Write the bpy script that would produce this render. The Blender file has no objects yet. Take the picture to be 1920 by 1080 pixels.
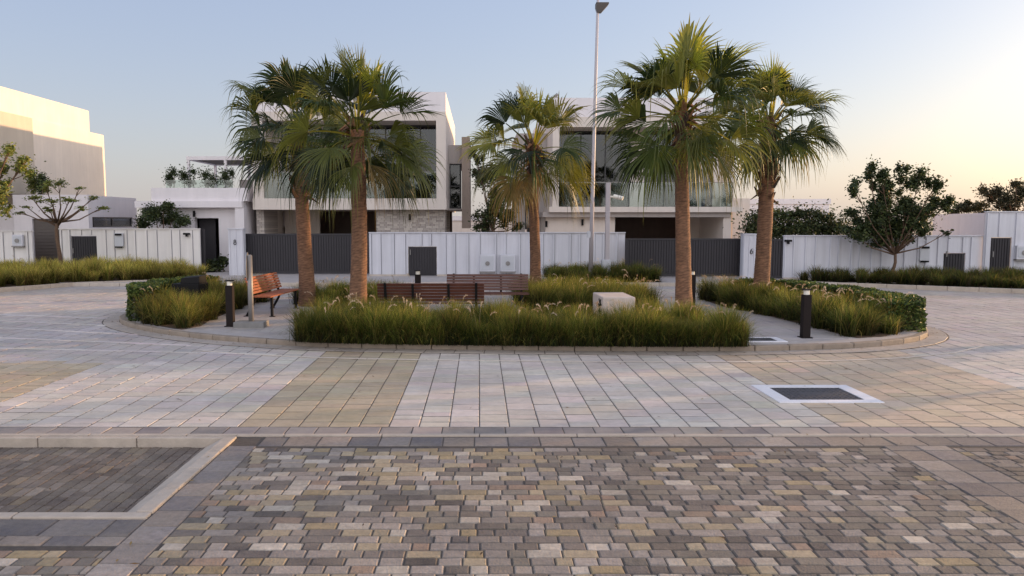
import bpy, math, random
import numpy as np
from mathutils import Vector, Matrix, noise
R_ = math.radians
random.seed(7); rng = np.random.default_rng(11)
scene = bpy.context.scene
COL = scene.collection

# ------------------------------------------------------------------ camera, sky, sun, exposure
FPX, CX, HORY, CAMZ = 1420.0, 899.0, 413.0, 2.2
PITCH = math.atan((540 - HORY) / FPX)
cam_d = bpy.data.cameras.new('camera'); cam = bpy.data.objects.new('camera', cam_d); COL.objects.link(cam)
cam.location = (0, 0, CAMZ); cam.rotation_euler = (R_(90) - PITCH, 0, 0)
cam_d.sensor_width = 36; cam_d.lens = 36 * FPX / 1920; cam_d.shift_x = (960 - CX) / 1920
cam_d.clip_start = .1; cam_d.clip_end = 3000
scene.camera = cam
SUN_AZ, SUN_EL = R_(68), R_(7.8)
HAZE_UP, HAZE_LOW, BACK_COL = (.156, .182, .266, 1), (.290, .270, .262, 1), (.72, .66, .60, 1)
world = bpy.data.worlds.new('World'); scene.world = world; world.use_nodes = True
wn = world.node_tree; wn.nodes.clear()
sky = wn.nodes.new('ShaderNodeTexSky'); sky.sky_type = 'NISHITA'; sky.sun_disc = False
sky.sun_elevation = SUN_EL; sky.sun_rotation = SUN_AZ
sky.air_density = 1.0; sky.dust_density = 3.0; sky.ozone_density = 1.6
bg = wn.nodes.new('ShaderNodeBackground'); bg.inputs[1].default_value = 0.062
wo = wn.nodes.new('ShaderNodeOutputWorld')
# pale evening haze over the clear sky: denser at the horizon; plus a fill glow added behind the camera to brighten facing walls
geo = wn.nodes.new('ShaderNodeTexCoord'); sx = wn.nodes.new('ShaderNodeSeparateXYZ'); wn.links.new(geo.outputs['Generated'], sx.inputs[0])
def wm(op, a, b=None, c=None):
    q = wn.nodes.new('ShaderNodeMath'); q.operation = op
    for i, v in enumerate((a, b, c)):
        if v is None: continue
        if isinstance(v, (int, float)): q.inputs[i].default_value = v
        else: wn.links.new(v, q.inputs[i])
    return q.outputs[0]
hz = wm('POWER', wm('SUBTRACT', 1.0, wm('ABSOLUTE', sx.outputs['Z'])), 7.0)
back = wm('MAXIMUM', wm('MULTIPLY', sx.outputs['Y'], -1.0), 0.0)
hcol = wn.nodes.new('ShaderNodeMix'); hcol.data_type = 'RGBA'; hcol.inputs[6].default_value = HAZE_UP; hcol.inputs[7].default_value = HAZE_LOW; wn.links.new(hz, hcol.inputs[0])
bg2 = wn.nodes.new('ShaderNodeBackground'); wn.links.new(hcol.outputs[2], bg2.inputs[0])
bg3 = wn.nodes.new('ShaderNodeBackground'); bg3.inputs[0].default_value = BACK_COL; wn.links.new(back, bg3.inputs[1])
ads0 = wn.nodes.new('ShaderNodeAddShader'); wn.links.new(bg2.outputs[0], ads0.inputs[0]); wn.links.new(bg3.outputs[0], ads0.inputs[1])
ads = wn.nodes.new('ShaderNodeAddShader'); wn.links.new(sky.outputs[0], bg.inputs[0]); wn.links.new(bg.outputs[0], ads.inputs[0]); wn.links.new(ads0.outputs[0], ads.inputs[1])
wn.links.new(ads.outputs[0], wo.inputs[0])
sd = bpy.data.lights.new('sun', 'SUN'); sun = bpy.data.objects.new('sun', sd); COL.objects.link(sun)
SV = Vector((math.sin(SUN_AZ) * math.cos(SUN_EL), math.cos(SUN_AZ) * math.cos(SUN_EL), math.sin(SUN_EL)))
sun.rotation_euler = SV.to_track_quat('Z', 'Y').to_euler()
sd.energy = 3.2; sd.angle = R_(0.6); sd.color = (1.0, .62, .31)
scene.view_settings.view_transform = 'Standard'; scene.view_settings.look = 'None'
scene.view_settings.exposure = 0.88; scene.view_settings.gamma = 1

# ------------------------------------------------------------------ helpers
def W(px, py, Y):
    u = (px - CX) / FPX; v = (py - 540) / FPX
    dy = math.cos(PITCH) - v * math.sin(PITCH); dz = -math.sin(PITCH) - v * math.cos(PITCH)
    s = Y / dy
    return Vector((u * s, Y, CAMZ + dz * s))
def G(px, py, z=0.0):
    u = (px - CX) / FPX; v = (py - 540) / FPX
    dy = math.cos(PITCH) - v * math.sin(PITCH); dz = -math.sin(PITCH) - v * math.cos(PITCH)
    s = (z - CAMZ) / dz
    return Vector((u * s, dy * s, z))
def XW(px, Y, py=450): return W(px, py, Y).x
def ZW(py, Y): return W(899, py, Y).z
def srgb(r, g, b):
    f = lambda c: (c / 255 / 12.92) if c / 255 <= .04045 else ((c / 255 + .055) / 1.055) ** 2.4
    return (f(r), f(g), f(b), 1)

def mat(name, col, rough=.7, var=.12, scale=3.0, bump=.0, bscale=60, metal=0, attr=False, trans=0, spec=.5, stain=0, streak=0, dust=None):
    m = bpy.data.materials.new(name); m.use_nodes = True
    nt = m.node_tree; n = nt.nodes; L = nt.links; n.clear()
    out = n.new('ShaderNodeOutputMaterial'); p = n.new('ShaderNodeBsdfPrincipled')
    p.inputs['Roughness'].default_value = rough; p.inputs['Metallic'].default_value = metal
    p.inputs['Specular IOR Level'].default_value = spec
    tc = n.new('ShaderNodeTexCoord')
    if attr:
        a = n.new('ShaderNodeAttribute'); a.attribute_name = 'col'; src = a.outputs['Color']
    else:
        rgb = n.new('ShaderNodeRGB'); rgb.outputs[0].default_value = col; src = rgb.outputs[0]
    def mul(src, lo, hi, sc, det=6, stretch=None):
        nz = n.new('ShaderNodeTexNoise'); nz.inputs['Scale'].default_value = sc; nz.inputs['Detail'].default_value = det
        nz.inputs['Roughness'].default_value = .62
        if stretch:
            mp = n.new('ShaderNodeMapping'); mp.inputs['Scale'].default_value = stretch
            L.new(tc.outputs['Object'], mp.inputs[0]); L.new(mp.outputs[0], nz.inputs[0])
        else: L.new(tc.outputs['Object'], nz.inputs[0])
        mr = n.new('ShaderNodeMapRange'); mr.inputs[1].default_value = .3; mr.inputs[2].default_value = .7
        mr.inputs[3].default_value = lo; mr.inputs[4].default_value = hi
        L.new(nz.outputs[0], mr.inputs[0])
        mx = n.new('ShaderNodeMix'); mx.data_type = 'RGBA'; mx.blend_type = 'MULTIPLY'; mx.inputs[0].default_value = 1
        L.new(src, mx.inputs[6]); L.new(mr.outputs[0], mx.inputs[7])
        return mx.outputs[2]
    if var: src = mul(src, 1 - var, 1 + var * .6, scale)
    if stain: src = mul(src, 1 - stain, 1 + stain * .35, .55, 8)
    if streak: src = mul(src, 1 - streak, 1.0, 1.0, 5, (5, 5, .25))
    if dust:      # wind-blown sand lying in drifts on the surface
        nd = n.new('ShaderNodeTexNoise'); nd.inputs['Scale'].default_value = 1.7; nd.inputs['Detail'].default_value = 12; nd.inputs['Roughness'].default_value = .72
        L.new(tc.outputs['Object'], nd.inputs[0]); md_ = n.new('ShaderNodeMapRange'); md_.inputs[1].default_value = .38; md_.inputs[2].default_value = .72; md_.inputs[4].default_value = dust[1]
        L.new(nd.outputs[0], md_.inputs[0]); mxd = n.new('ShaderNodeMix'); mxd.data_type = 'RGBA'; L.new(md_.outputs[0], mxd.inputs[0]); L.new(src, mxd.inputs[6]); mxd.inputs[7].default_value = dust[0]; src = mxd.outputs[2]
    L.new(src, p.inputs['Base Color'])
    if bump:
        nb = n.new('ShaderNodeTexNoise'); nb.inputs['Scale'].default_value = bscale; nb.inputs['Detail'].default_value = 5
        L.new(tc.outputs['Object'], nb.inputs[0])
        b = n.new('ShaderNodeBump'); b.inputs['Strength'].default_value = bump; b.inputs['Distance'].default_value = .02
        L.new(nb.outputs[0], b.inputs['Height']); L.new(b.outputs[0], p.inputs['Normal'])
    if trans:
        t = n.new('ShaderNodeBsdfTranslucent'); L.new(src, t.inputs[0])
        ms = n.new('ShaderNodeMixShader'); ms.inputs[0].default_value = trans
        L.new(p.outputs[0], ms.inputs[1]); L.new(t.outputs[0], ms.inputs[2]); L.new(ms.outputs[0], out.inputs[0])
    else: L.new(p.outputs[0], out.inputs[0])
    return m
def glass_mat(name, tint, mix=.55, rough=.03):
    m = bpy.data.materials.new(name); m.use_nodes = True
    nt = m.node_tree; n = nt.nodes; L = nt.links; n.clear()
    out = n.new('ShaderNodeOutputMaterial')
    t = n.new('ShaderNodeBsdfTransparent'); t.inputs[0].default_value = tint
    g = n.new('ShaderNodeBsdfGlossy'); g.inputs['Roughness'].default_value = rough; g.inputs[0].default_value = (.9, .92, .95, 1)
    fr = n.new('ShaderNodeFresnel'); fr.inputs[0].default_value = 1.5
    mr = n.new('ShaderNodeMapRange'); mr.inputs[3].default_value = mix * .4; mr.inputs[4].default_value = .85
    L.new(fr.outputs[0], mr.inputs[0])
    ms = n.new('ShaderNodeMixShader'); L.new(mr.outputs[0], ms.inputs[0]); L.new(t.outputs[0], ms.inputs[1]); L.new(g.outputs[0], ms.inputs[2])
    L.new(ms.outputs[0], out.inputs[0]); return m

M = {}
M['white'] = mat('white_render', srgb(226, 220, 222), .8, .05, 1.2, .08, 90, streak=.07)
M['cream'] = mat('cream_render', srgb(214, 203, 194), .8, .06, 1.0, .08, 90, streak=.08)
M['grey_render'] = mat('grey_render', srgb(170, 162, 158), .8, .06, 1.0, .08, 90, streak=.1)
M['footing_grey'] = mat('footing_grey_concrete', srgb(128, 126, 124), .85, .15, 5, .2, 50)
M['taupe'] = mat('taupe_cladding', srgb(150, 135, 124), .75, .1, 2, .1, 40, streak=.12)
M['dark_render'] = mat('dark_render', srgb(96, 90, 88), .8, .1, 2)
M['carport'] = mat('carport_wood', srgb(92, 72, 62), .6, .2, 2, streak=.2)
M['panel'] = mat('white_metal_panel', srgb(216, 216, 224), .45, .05, 1.0, 0, 50, streak=.18, stain=.06)
M['seam'] = mat('grey_panel_seam', srgb(138, 138, 146), .7, .1)
M['gate'] = mat('anthracite_metal', srgb(48, 45, 50), .6, .08, 2, streak=.12)
M['frame'] = mat('black_window_frame', srgb(46, 46, 50), .4, .05)
M['room'] = mat('room_wall', srgb(84, 80, 78), .8, .1)
M['curtain'] = mat('curtain_cloth', srgb(128, 128, 134), .9, .05)
M['pane'] = glass_mat('window_pane', (.34, .37, .41, 1), .05)
M['bal'] = glass_mat('balustrade_glass', (.76, .82, .80, 1), .05)
M['concrete'] = mat('concrete', srgb(176, 168, 164), .85, .14, 4, .25, 50, stain=.12)
M['kerb'] = mat('kerb_concrete', srgb(196, 184, 172), .85, .16, 5, .3, 40, stain=.18)
M['kerb_edge'] = mat('pale_kerb_concrete', srgb(186, 172, 158), .85, .16, 5, .3, 40, stain=.15)
M['kerb_dark'] = mat('weathered_kerb_concrete', srgb(148, 134, 120), .85, .2, 5, .3, 40, stain=.2)  # darker kerb copy: shade of the overhanging grass put into its colour
M['pavers'] = mat('paver_stone', None, .78, .26, 20, .5, 60, attr=True, stain=.34, dust=(srgb(150, 137, 120), .55))
M['tiles'] = mat('road_tile_stone', None, .72, .14, 9, .3, 60, attr=True, stain=.26, dust=(srgb(186, 172, 156), .5))
M['joint'] = mat('joint_sand', srgb(84, 76, 70), .95, .25, 20, .3, 80)
M['jointl'] = mat('pale_joint_sand', srgb(100, 90, 82), .95, .25, 20, .3, 80)
M['sand'] = mat('sandy_ground', srgb(176, 160, 140), .95, .2, 1.5, .3, 20)
M['soil'] = mat('planting_soil', srgb(88, 68, 50), .95, .3, 6, .6, 30)
M['leaf'] = mat('leaf', None, .5, .15, 6, attr=True, trans=.28, spec=.35)
M['palmleaf'] = mat('palm_leaf', None, .42, .12, 5, attr=True, trans=.38, spec=.4)
M['grass'] = mat('grass_blades', None, .6, .0, 4, attr=True, trans=.35, spec=.25)
M['bark'] = mat('tree_bark', srgb(104, 82, 66), .9, .3, 14, .6, 40)
M['palmbark'] = mat('palm_bark', None, .9, .28, 9, .8, 45, attr=True)
M['wood'] = mat('orange_wood', srgb(152, 84, 48), .5, .2, 6, .1, 30, streak=.1)
M['wood_red'] = mat('reddish_wood', srgb(92, 54, 42), .5, .2, 6, .1, 30, streak=.1)
M['black'] = mat('black_metal', srgb(24, 22, 23), .75, .08, 4, spec=.25)
M['bollard'] = mat('bollard_bronze', srgb(34, 27, 26), .75, .1, 5, spec=.2)
M['lens'] = mat('frosted_lens', srgb(232, 226, 214), .35, .03)
M['steel'] = mat('galvanised_steel', srgb(140, 136, 134), .5, .12, 6, metal=.25)
M['pole'] = mat('lamp_pole_paint', srgb(178, 172, 176), .5, .06, 3)
M['iron'] = mat('cast_iron', srgb(66, 64, 70), .6, .3, 30, .6, 60)
M['stone'] = None

def finish(o, label=None, cat=None, group=None, kind=None):
    if label: o['label'] = label
    if cat: o['category'] = cat
    if group: o['group'] = group
    if kind: o['kind'] = kind
    return o
def empty(name, loc=(0, 0, 0), rz=0, label=None, cat=None, group=None):
    o = bpy.data.objects.new(name, None); COL.objects.link(o); o.location = loc; o.rotation_euler.z = rz
    o.empty_display_size = .2
    return finish(o, label, cat, group)
def link(name, me, m, parent=None, smooth=False):
    if m is not None:
        me.materials.append(m)
    o = bpy.data.objects.new(name, me); COL.objects.link(o)
    if parent is not None: o.parent = parent
    if smooth: me.polygons.foreach_set('use_smooth', [True] * len(me.polygons))
    return o
def np_mesh(name, V, F, C=None):
    V = np.asarray(V, dtype=np.float32).reshape(-1, 3); F = np.asarray(F, dtype=np.int32); k = F.shape[1]
    me = bpy.data.meshes.new(name)
    me.vertices.add(len(V)); me.vertices.foreach_set('co', V.ravel())
    me.loops.add(F.size); me.loops.foreach_set('vertex_index', F.ravel())
    me.polygons.add(len(F)); me.polygons.foreach_set('loop_start', np.arange(0, F.size, k, dtype=np.int32))
    me.polygons.foreach_set('loop_total', np.full(len(F), k, dtype=np.int32))
    me.update(calc_edges=True)
    me.polygons.foreach_set('use_smooth', np.zeros(len(F), dtype=bool))
    if C is not None:
        C = np.asarray(C, dtype=np.float32)
        a = me.color_attributes.new('col', 'FLOAT_COLOR', 'POINT'); a.data.foreach_set('color', C.ravel())
    return me
class MB:
    def __init__(s): s.v = []; s.f = []; s.c = []; s.bev = 0
    def poly(s, pts, faces):
        b = len(s.v); s.v += [tuple(p) for p in pts]; s.f += [tuple(i + b for i in f) for f in faces]; return s
    def box(s, x0, x1, y0, y1, z0, z1, rz=0, c=None):
        p = [(x, y, z) for z in (z0, z1) for y in (y0, y1) for x in (x0, x1)]
        if rz:
            c = c or ((x0 + x1) / 2, (y0 + y1) / 2); ca, sa = math.cos(rz), math.sin(rz)
            p = [(c[0] + (x - c[0]) * ca - (y - c[1]) * sa, c[1] + (x - c[0]) * sa + (y - c[1]) * ca, z) for x, y, z in p]
        return s.poly(p, [(0, 2, 3, 1), (4, 5, 7, 6), (0, 1, 5, 4), (1, 3, 7, 5), (3, 2, 6, 7), (2, 0, 4, 6)])
    def tube(s, pts, rad, n=8, cap=True):
        pts = [Vector(p) for p in pts]
        if not hasattr(rad, '__len__'): rad = [rad] * len(pts)
        b = len(s.v); up = Vector((0, 0, 1)); px = None
        for i, p in enumerate(pts):
            d = (pts[min(i + 1, len(pts) - 1)] - pts[max(i - 1, 0)]).normalized()
            x = px if px is not None else (Vector((1, 0, 0)) if abs(d.x) < .9 else Vector((0, 1, 0)))
            x = (x - d * x.dot(d)).normalized(); y = d.cross(x); px = x
            for k in range(n):
                a = 2 * math.pi * k / n
                s.v.append(tuple(p + (x * math.cos(a) + y * math.sin(a)) * rad[i]))
        for i in range(len(pts) - 1):
            for k in range(n):
                a = b + i * n + k; c = b + i * n + (k + 1) % n
                s.f.append((a, c, c + n, a + n))
        if cap:
            s.f.append(tuple(b + k for k in range(n))[::-1]); s.f.append(tuple(b + (len(pts) - 1) * n + k for k in range(n)))
        return s
    def build(s, name, m, parent=None, bevel=0, smooth=False, loc=None):
        me = bpy.data.meshes.new(name); me.from_pydata(s.v, [], s.f); me.update()
        o = link(name, me, m, parent, smooth)
        if bevel:
            md = o.modifiers.new('bevel', 'BEVEL'); md.width = bevel; md.segments = 2; md.limit_method = 'ANGLE'
        if loc: o.location = loc
        return o
def dup_tree(o, parent=None):
    c = o.copy(); COL.objects.link(c)
    if parent is not None: c.parent = parent
    for ch in [x for x in list(o.children)]: dup_tree(ch, c)
    return c
def jcol(base, n, v=.06, h=.03):
    b = np.array(base[:3]); k = 1 + rng.normal(0, v, (n, 1)); hh = 1 + rng.normal(0, h, (n, 3))
    c = np.clip(b * k * hh, .005, .95); return np.hstack([c, np.ones((n, 1))])

# ------------------------------------------------------------------ ground and paving
def slab_mesh(name, rects, cols, z=0., dz=.007, bev=.008, jit=.0012):
    """rects: (N,4) x0,x1,y0,y1 or (N,4,2) quads; individual pavers with worn bevelled edges"""
    q = np.asarray(rects, dtype=float)
    if q.ndim == 2:
        x0, x1, y0, y1 = q.T
        q = np.stack([np.stack([x0, y0], 1), np.stack([x1, y0], 1), np.stack([x1, y1], 1), np.stack([x0, y1], 1)], 1)
    n = len(q); c = q.mean(1, keepdims=True); d = q - c; ln = np.linalg.norm(d, axis=2, keepdims=True)
    inner = c + d * (1 - 1.41 * bev / np.maximum(ln, .03))
    zj = rng.normal(0, jit, (n, 4)) + rng.normal(0, jit * .8, (n, 1))
    V = np.zeros((n, 8, 3)); V[:, :4, :2] = q; V[:, :4, 2] = z - dz; V[:, 4:, :2] = inner; V[:, 4:, 2] = z + zj
    f = np.array([[4, 5, 6, 7], [0, 1, 5, 4], [1, 2, 6, 5], [2, 3, 7, 6], [3, 0, 4, 7]])
    F = (f[None] + (np.arange(n) * 8)[:, None, None]).reshape(-1, 4)
    C = np.repeat(cols[:, None, :], 8, 1).copy(); C[:, :4, :3] *= .8
    return np_mesh(name, V, F, C.reshape(-1, 4))
MB().box(-900, 900, -300, 1500, -1.0, -.14).build('ground', M['sand'])['kind'] = 'structure'
BX = -2.62     # right edge of the sunken bay
BY0, BY1 = 5.50, 7.50
YK = 7.60      # line of the flush kerb
# joints bed under the near pavers (with the sunken bay left out), and under the road tiles
jb = MB(); jb.box(-14, BX, -3, BY0, -.05, -.008); jb.box(BX, 14, -3, YK + .32, -.05, -.008); jb.box(-14, BX, BY1, YK + .32, -.05, -.008)
finish(jb.build('paving_bed', M['joint']), kind='structure')
finish(MB().box(-30, 30, YK + .32, 25.6, -.05, -.008).build('road_bed', M['jointl']), kind='structure')

PAL = [(srgb(178, 160, 130), 3.0), (srgb(164, 144, 106), 1.3), (srgb(172, 160, 152), 3.4), (srgb(204, 192, 178), 1.8),
       (srgb(138, 129, 124), 3.2), (srgb(100, 92, 90), 2.4), (srgb(72, 66, 67), 1.6), (srgb(150, 124, 106), .7), (srgb(114, 108, 100), 2)]
PALC = np.array([p[0] for p in PAL]) * .78 + np.array(srgb(136, 125, 115)) * .22; PALW = np.array([p[1] for p in PAL])
def pick(x, y, n=1, bay=False):
    w = PALW.copy()
    t = noise.noise(Vector((x * .35 + 3, y * .5, 0)))
    dark = max(0, min(1, (x - 1.0) * .45 + t * .8)); w[4:7] *= 1 + 2.2 * dark; w[0:2] *= 1 - .75 * dark; w[3] *= 1 - .6 * dark; w[8] *= 1 + 2 * dark  # pale warm pavers thin out rightward: warm light at centre put into colours
    if bay: w = w * np.array([.5, .4, .7, .3, 2, 3, 2.5, 1.0, 2])
    w = w / w.sum(); i = rng.choice(len(w), p=w)
    return PALC[i]
rects, cols = [], []
rowh = .114
y = -1.6
XR = 3.95
def row(x0, x1, y, rh, colf, wl, wh, g=.006):
    x = x0 - random.random() * .1
    while x < x1:
        w = random.choice(wl) if isinstance(wl, list) else random.uniform(wl, wh)
        a, b = max(x, x0), min(x + w, x1)
        if b - a > .03:
            rects.append((a + g / 2, b - g / 2, y + g / 2, y + rh - g / 2)); cols.append(colf(a, y))
        x += w
sizes = [.12, .16, .16, .22, .24, .12]
while y < YK - .36:
    xl = -2.18
    if y + rowh < YK - .33:
        row(xl, XR, y, rowh, lambda a, b: pick(a, b), sizes, 0)
        row(XR + .62, 12, y, rowh, lambda a, b: pick(a + 1.0, b), sizes, 0)
        if y + rowh < BY0 - .53: row(-12, -2.46, y, rowh, lambda a, b: pick(a, b), sizes, 0)
    y += rowh
GREY = srgb(138, 130, 128)
gl = [srgb(140, 131, 128), srgb(124, 117, 117), srgb(156, 146, 140), srgb(110, 104, 106), srgb(148, 134, 124)]
def grey(a, b): return np.array(random.choice(gl))
# header row behind the brick field, border columns, apron in front of the bay
top_y = -1.6 + rowh * math.floor((YK - .36 + 1.6 - .0) / rowh)
row(-2.18, 12, YK - .345, .30, grey, .30, .34)
yy = -1.6
while yy < YK - .36:
    for xa, xb in ((-2.46, -2.18), (XR, XR + .31), (XR + .31, XR + .62)):
        h = .3
        rects.append((xa + .003, xb - .003, yy + .003, min(yy + h, YK - .35) - .003)); cols.append(grey(0, 0))
    yy += .3
rects = [r for r in rects]
# fix the column pavers: equal rows of .3 each (drop shorter ones' overlap)
row(-12, -2.46, BY0 - .375, .30, grey, .42, .52)
row(-12, -2.46, BY0 - .53, .155, grey, .26, .34)
ra, ca = np.array(rects), np.array(cols)
keep = ~((ra[:, 0] < BX) & (ra[:, 3] > BY0 - .06) & (ra[:, 2] < BY1))
ca = ca[keep]; ra = ra[keep]
ca[:, :3] *= (1 + rng.normal(0, .09, (len(ca), 1)))
# worn grey row just behind the flush kerb
finish(link('brick_paving', slab_mesh('brick_paving', ra, ca, 0, .009, .008, .0016), M['pavers']), kind='structure')
# flush kerb line
kb = MB(); x = -13.
while x < 13:
    kb.box(x + .004, x + .996, YK - .02, YK + .045, -.04, .010 + random.uniform(-.002, .002)); x += 1.0
finish(kb.build('kerb_line', M['kerb_edge'], bevel=.008), kind='structure')
# the sunken bay: herringbone-like small dark pavers, kerb all round with a sloped inner face
finish(MB().box(-14, BX - .10, BY0, BY1, -.11, -.09).build('bay_bed', M['joint']), kind='structure')
rects, cols = [], []
x = -13.0; k = 0
while x < BX - .13:
    yb = BY0 - .2 * random.random(); k += 1
    while yb < BY1 - .03:
        a, b = max(yb, BY0 + .03), min(yb + .2, BY1 - .022)
        if b - a > .03: rects.append((x + .003, min(x + .1, BX - .12) - .003, a + .003, b - .003)); cols.append(pick(x, yb, bay=True))
        yb += .2
    x += .1
ca = np.array(cols); ca[:, :3] = (ca[:, :3] * .4 + np.array(srgb(116, 98, 84)[:3]) * .6) * .85 * (1 + rng.normal(0, .12, (len(ca), 1)))
finish(link('bay_paving', slab_mesh('bay_paving', np.array(rects), ca, -.082, .008, .007, .0012), M['pavers']), kind='structure')
bk = MB()
yy = BY0 + .034
while yy < BY1 - .06:    # side kerb: flat top, sloping inner face
    a, b = yy + .004, min(yy + .5, BY1 - .022) - .002
    x0, x1, x2 = BX - .16, BX + .04, BX + .155
    P_ = [(x0, a, -.09), (x1, a, .018), (x2, a, .018), (x2, a, -.06), (x0, a, -.12)]
    Q_ = [(p[0], b, p[2]) for p in P_]
    bk.poly(P_ + Q_, [(0, 1, 2, 3, 4), (9, 8, 7, 6, 5), (0, 5, 6, 1), (1, 6, 7, 2), (2, 7, 8, 3), (4, 3, 8, 9), (0, 4, 9, 5)])
    yy += .5
x = BX + .155
while x > -13:
    bk.box(x - .996, x - .004, BY0 - .07, BY0 + .03, -.1, .014); bk.box(x - .996, x - .004, BY1 - .02, BY1 + .045, -.1, .012); x -= 1
finish(bk.build('bay_kerb', M['kerb_edge'], bevel=.01), kind='structure')
# middle road of large tiles in colour bands
WH, YE, PK = srgb(207, 196, 186), srgb(184, 166, 138), srgb(206, 184, 164)
def bandcol(x, y):
    if x < -13: b = WH
    elif x < -5.8: b = YE if x > -9.6 else WH
    elif x < -2.6: b = WH
    elif x < -.97: b = YE
    elif x < 3.8: b = WH
    elif x < 7.0: b = (np.array(PK) * .5 + np.array(YE) * .5)
    else: b = WH
    if y > 11.5 and x < -3.4 or (y > 12.4 and x > 7): b = srgb(186, 176, 172)
    b = np.array(b, dtype=float)
    if y > 21.6: b = np.array(srgb(184, 172, 162))
    k = noise.noise(Vector((x * .25, y * .25, 4)))
    return b * np.array([1 + .1 * k, 1 + .06 * k, 1 - .02 * k, 1])
rects, cols = [], []
TW = .323
edges = np.concatenate([np.arange(-.97, 30, TW), -.97 - np.arange(TW, 30, TW)]); edges.sort()
MHX0, MHX1, MHY0, MHY1 = 3.63, 4.90, 9.0, 9.97
for i in range(len(edges) - 1):
    a, b = edges[i], edges[i + 1]; y = YK + .34; first = True
    while y < 24.2:
        h = random.choice([.18, .24, .32, .32]) if not first else random.choice([.12, .2, .32]); first = False
        if not (a > MHX0 and b < MHX1 and y > MHY0 and y + h < MHY1):
            rects.append((a + .005, b - .005, y + .011, y + h - .011)); cols.append(bandcol((a + b) / 2, y))
        y += h
n_mid = len(rects)
# worn grey row behind the kerb line
x = -13
while x < 13:
    w = random.uniform(.28, .34); rects.append((x + .004, x + w - .004, YK + .06, YK + .325)); cols.append(np.array(random.choice(gl[:3])) * 1.05); x += w
ca = np.array(cols); ca[:, 3] = 1; ca[:, :3] *= (1 + rng.normal(0, .06, (len(ca), 1))) * (1 + rng.normal(0, .02, (len(ca), 3)))
finish(link('road_paving', slab_mesh('road_paving', np.array(rects), ca, 0, .006, .007, .0014), M['tiles']), kind='structure')

# ------------------------------------------------------------------ island outline
CTRL = [(-8.1, 17.2), (-7.42, 15.7), (-5.75, 14.25), (-3.9, 13.35), (-2.2, 12.9), (0.9, 12.65), (3.28, 12.58), (4.9, 12.62), (6.5, 12.88),
        (7.8, 13.5), (8.62, 14.4), (9.0, 15.6), (9.0, 17.2), (8.3, 19.0), (6.8, 20.3), (4, 21.0), (0, 21.2), (-4, 20.9), (-6.6, 20.1), (-7.8, 18.9)]
def catmull(P, m):
    P = np.array(P); n = len(P); out = []
    for i in range(n):
        p0, p1, p2, p3 = P[i - 1], P[i], P[(i + 1) % n], P[(i + 2) % n]
        for k in range(m):
            t = k / m
            out.append(.5 * (2 * p1 + (p2 - p0) * t + (2 * p0 - 5 * p1 + 4 * p2 - p3) * t * t + (3 * p1 - p0 - 3 * p2 + p3) * t ** 3))
    return np.array(out)
raw = catmull(CTRL, 24)
seg = np.linalg.norm(np.roll(raw, -1, 0) - raw, axis=1); cum = np.concatenate([[0], np.cumsum(seg)]); LEN = cum[-1]
rc = np.vstack([raw, raw[:1]])
def at_len(s):
    s = np.asarray(s) % LEN
    return np.stack([np.interp(s, cum, rc[:, 0]), np.interp(s, cum, rc[:, 1])], -1)
def off(s, d):
    p = at_len(s); e = .15 + abs(d) * 1.6; t = at_len(np.asarray(s) + e) - at_len(np.asarray(s) - e); t /= np.linalg.norm(t, axis=-1, keepdims=True)
    return p + np.stack([t[..., 1], -t[..., 0]], -1) * d      # outline runs counter-clockwise: outward is to the right
# kerb stones
NK = int(LEN / .6); kb = MB()
for i in range(NK):
    s0, s1 = i * LEN / NK + .005, (i + 1) * LEN / NK - .005
    a0, a1 = off(s0, 0), off(s1, 0); b0, b1 = off(s0, -.13), off(s1, -.13); h = .10 + random.uniform(-.003, .003)
    kb.poly([(*a0, -.03), (*a1, -.03), (*b1, -.03), (*b0, -.03), (*a0, h), (*a1, h), (*b1, h), (*b0, h)],
            [(3, 2, 1, 0), (4, 5, 6, 7), (0, 1, 5, 4), (1, 2, 6, 5), (2, 3, 7, 6), (3, 0, 4, 7)])
finish(kb.build('island_kerb', M['kerb_dark'], bevel=.018), kind='structure')
# gutter ring and thin pale line round the island
def ring(name, d0, d1, step, z, base, m, v=.07, gap=.005, flt=None):
    n = int(LEN / step); q, c = [], []
    for i in range(n):
        s0, s1 = i * LEN / n + gap, (i + 1) * LEN / n - gap
        if flt and not flt(off(s0, d0)): continue
        q.append([off(s0, d1), off(s1, d1), off(s1, d0), off(s0, d0)]); c.append(base)
    q = np.array(q)
    if True:
        ar = (q[:, 1, 0] - q[:, 0, 0]) * (q[:, 2, 1] - q[:, 0, 1]) - (q[:, 2, 0] - q[:, 0, 0]) * (q[:, 1, 1] - q[:, 0, 1])
        q[ar < 0] = q[ar < 0][:, ::-1]
    c = np.array(c); c[:, :3] *= 1 + rng.normal(0, v, (len(c), 1))
    return finish(link(name, slab_mesh(name, q, c, z, .006, .006, .001), m), kind='structure')
def strip(name, d0, d1, z, m, n=240):
    V = []; F = []
    for i in range(n):
        s = i * LEN / n; V += [(*off(s, d0), z), (*off(s, d1), z)]
    for i in range(n):
        a = 2 * i; b = (2 * i + 2) % (2 * n); F.append((a, a + 1, b + 1, b))
    return finish(link(name, np_mesh(name, V, F), m), kind='structure')
strip('gutter_bed', -.01, .34, .0045, M['jointl'])
ring('gutter', .004, .32, .5, .011, np.array(srgb(172, 160, 150)), M['tiles'])
ring('pale_line', .92, .965, .9, .0095, np.array(srgb(226, 212, 198)), M['tiles'], .03, flt=lambda p: p[0] > -5.2 and p[0] < 8.6 and p[1] < 15)
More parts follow.
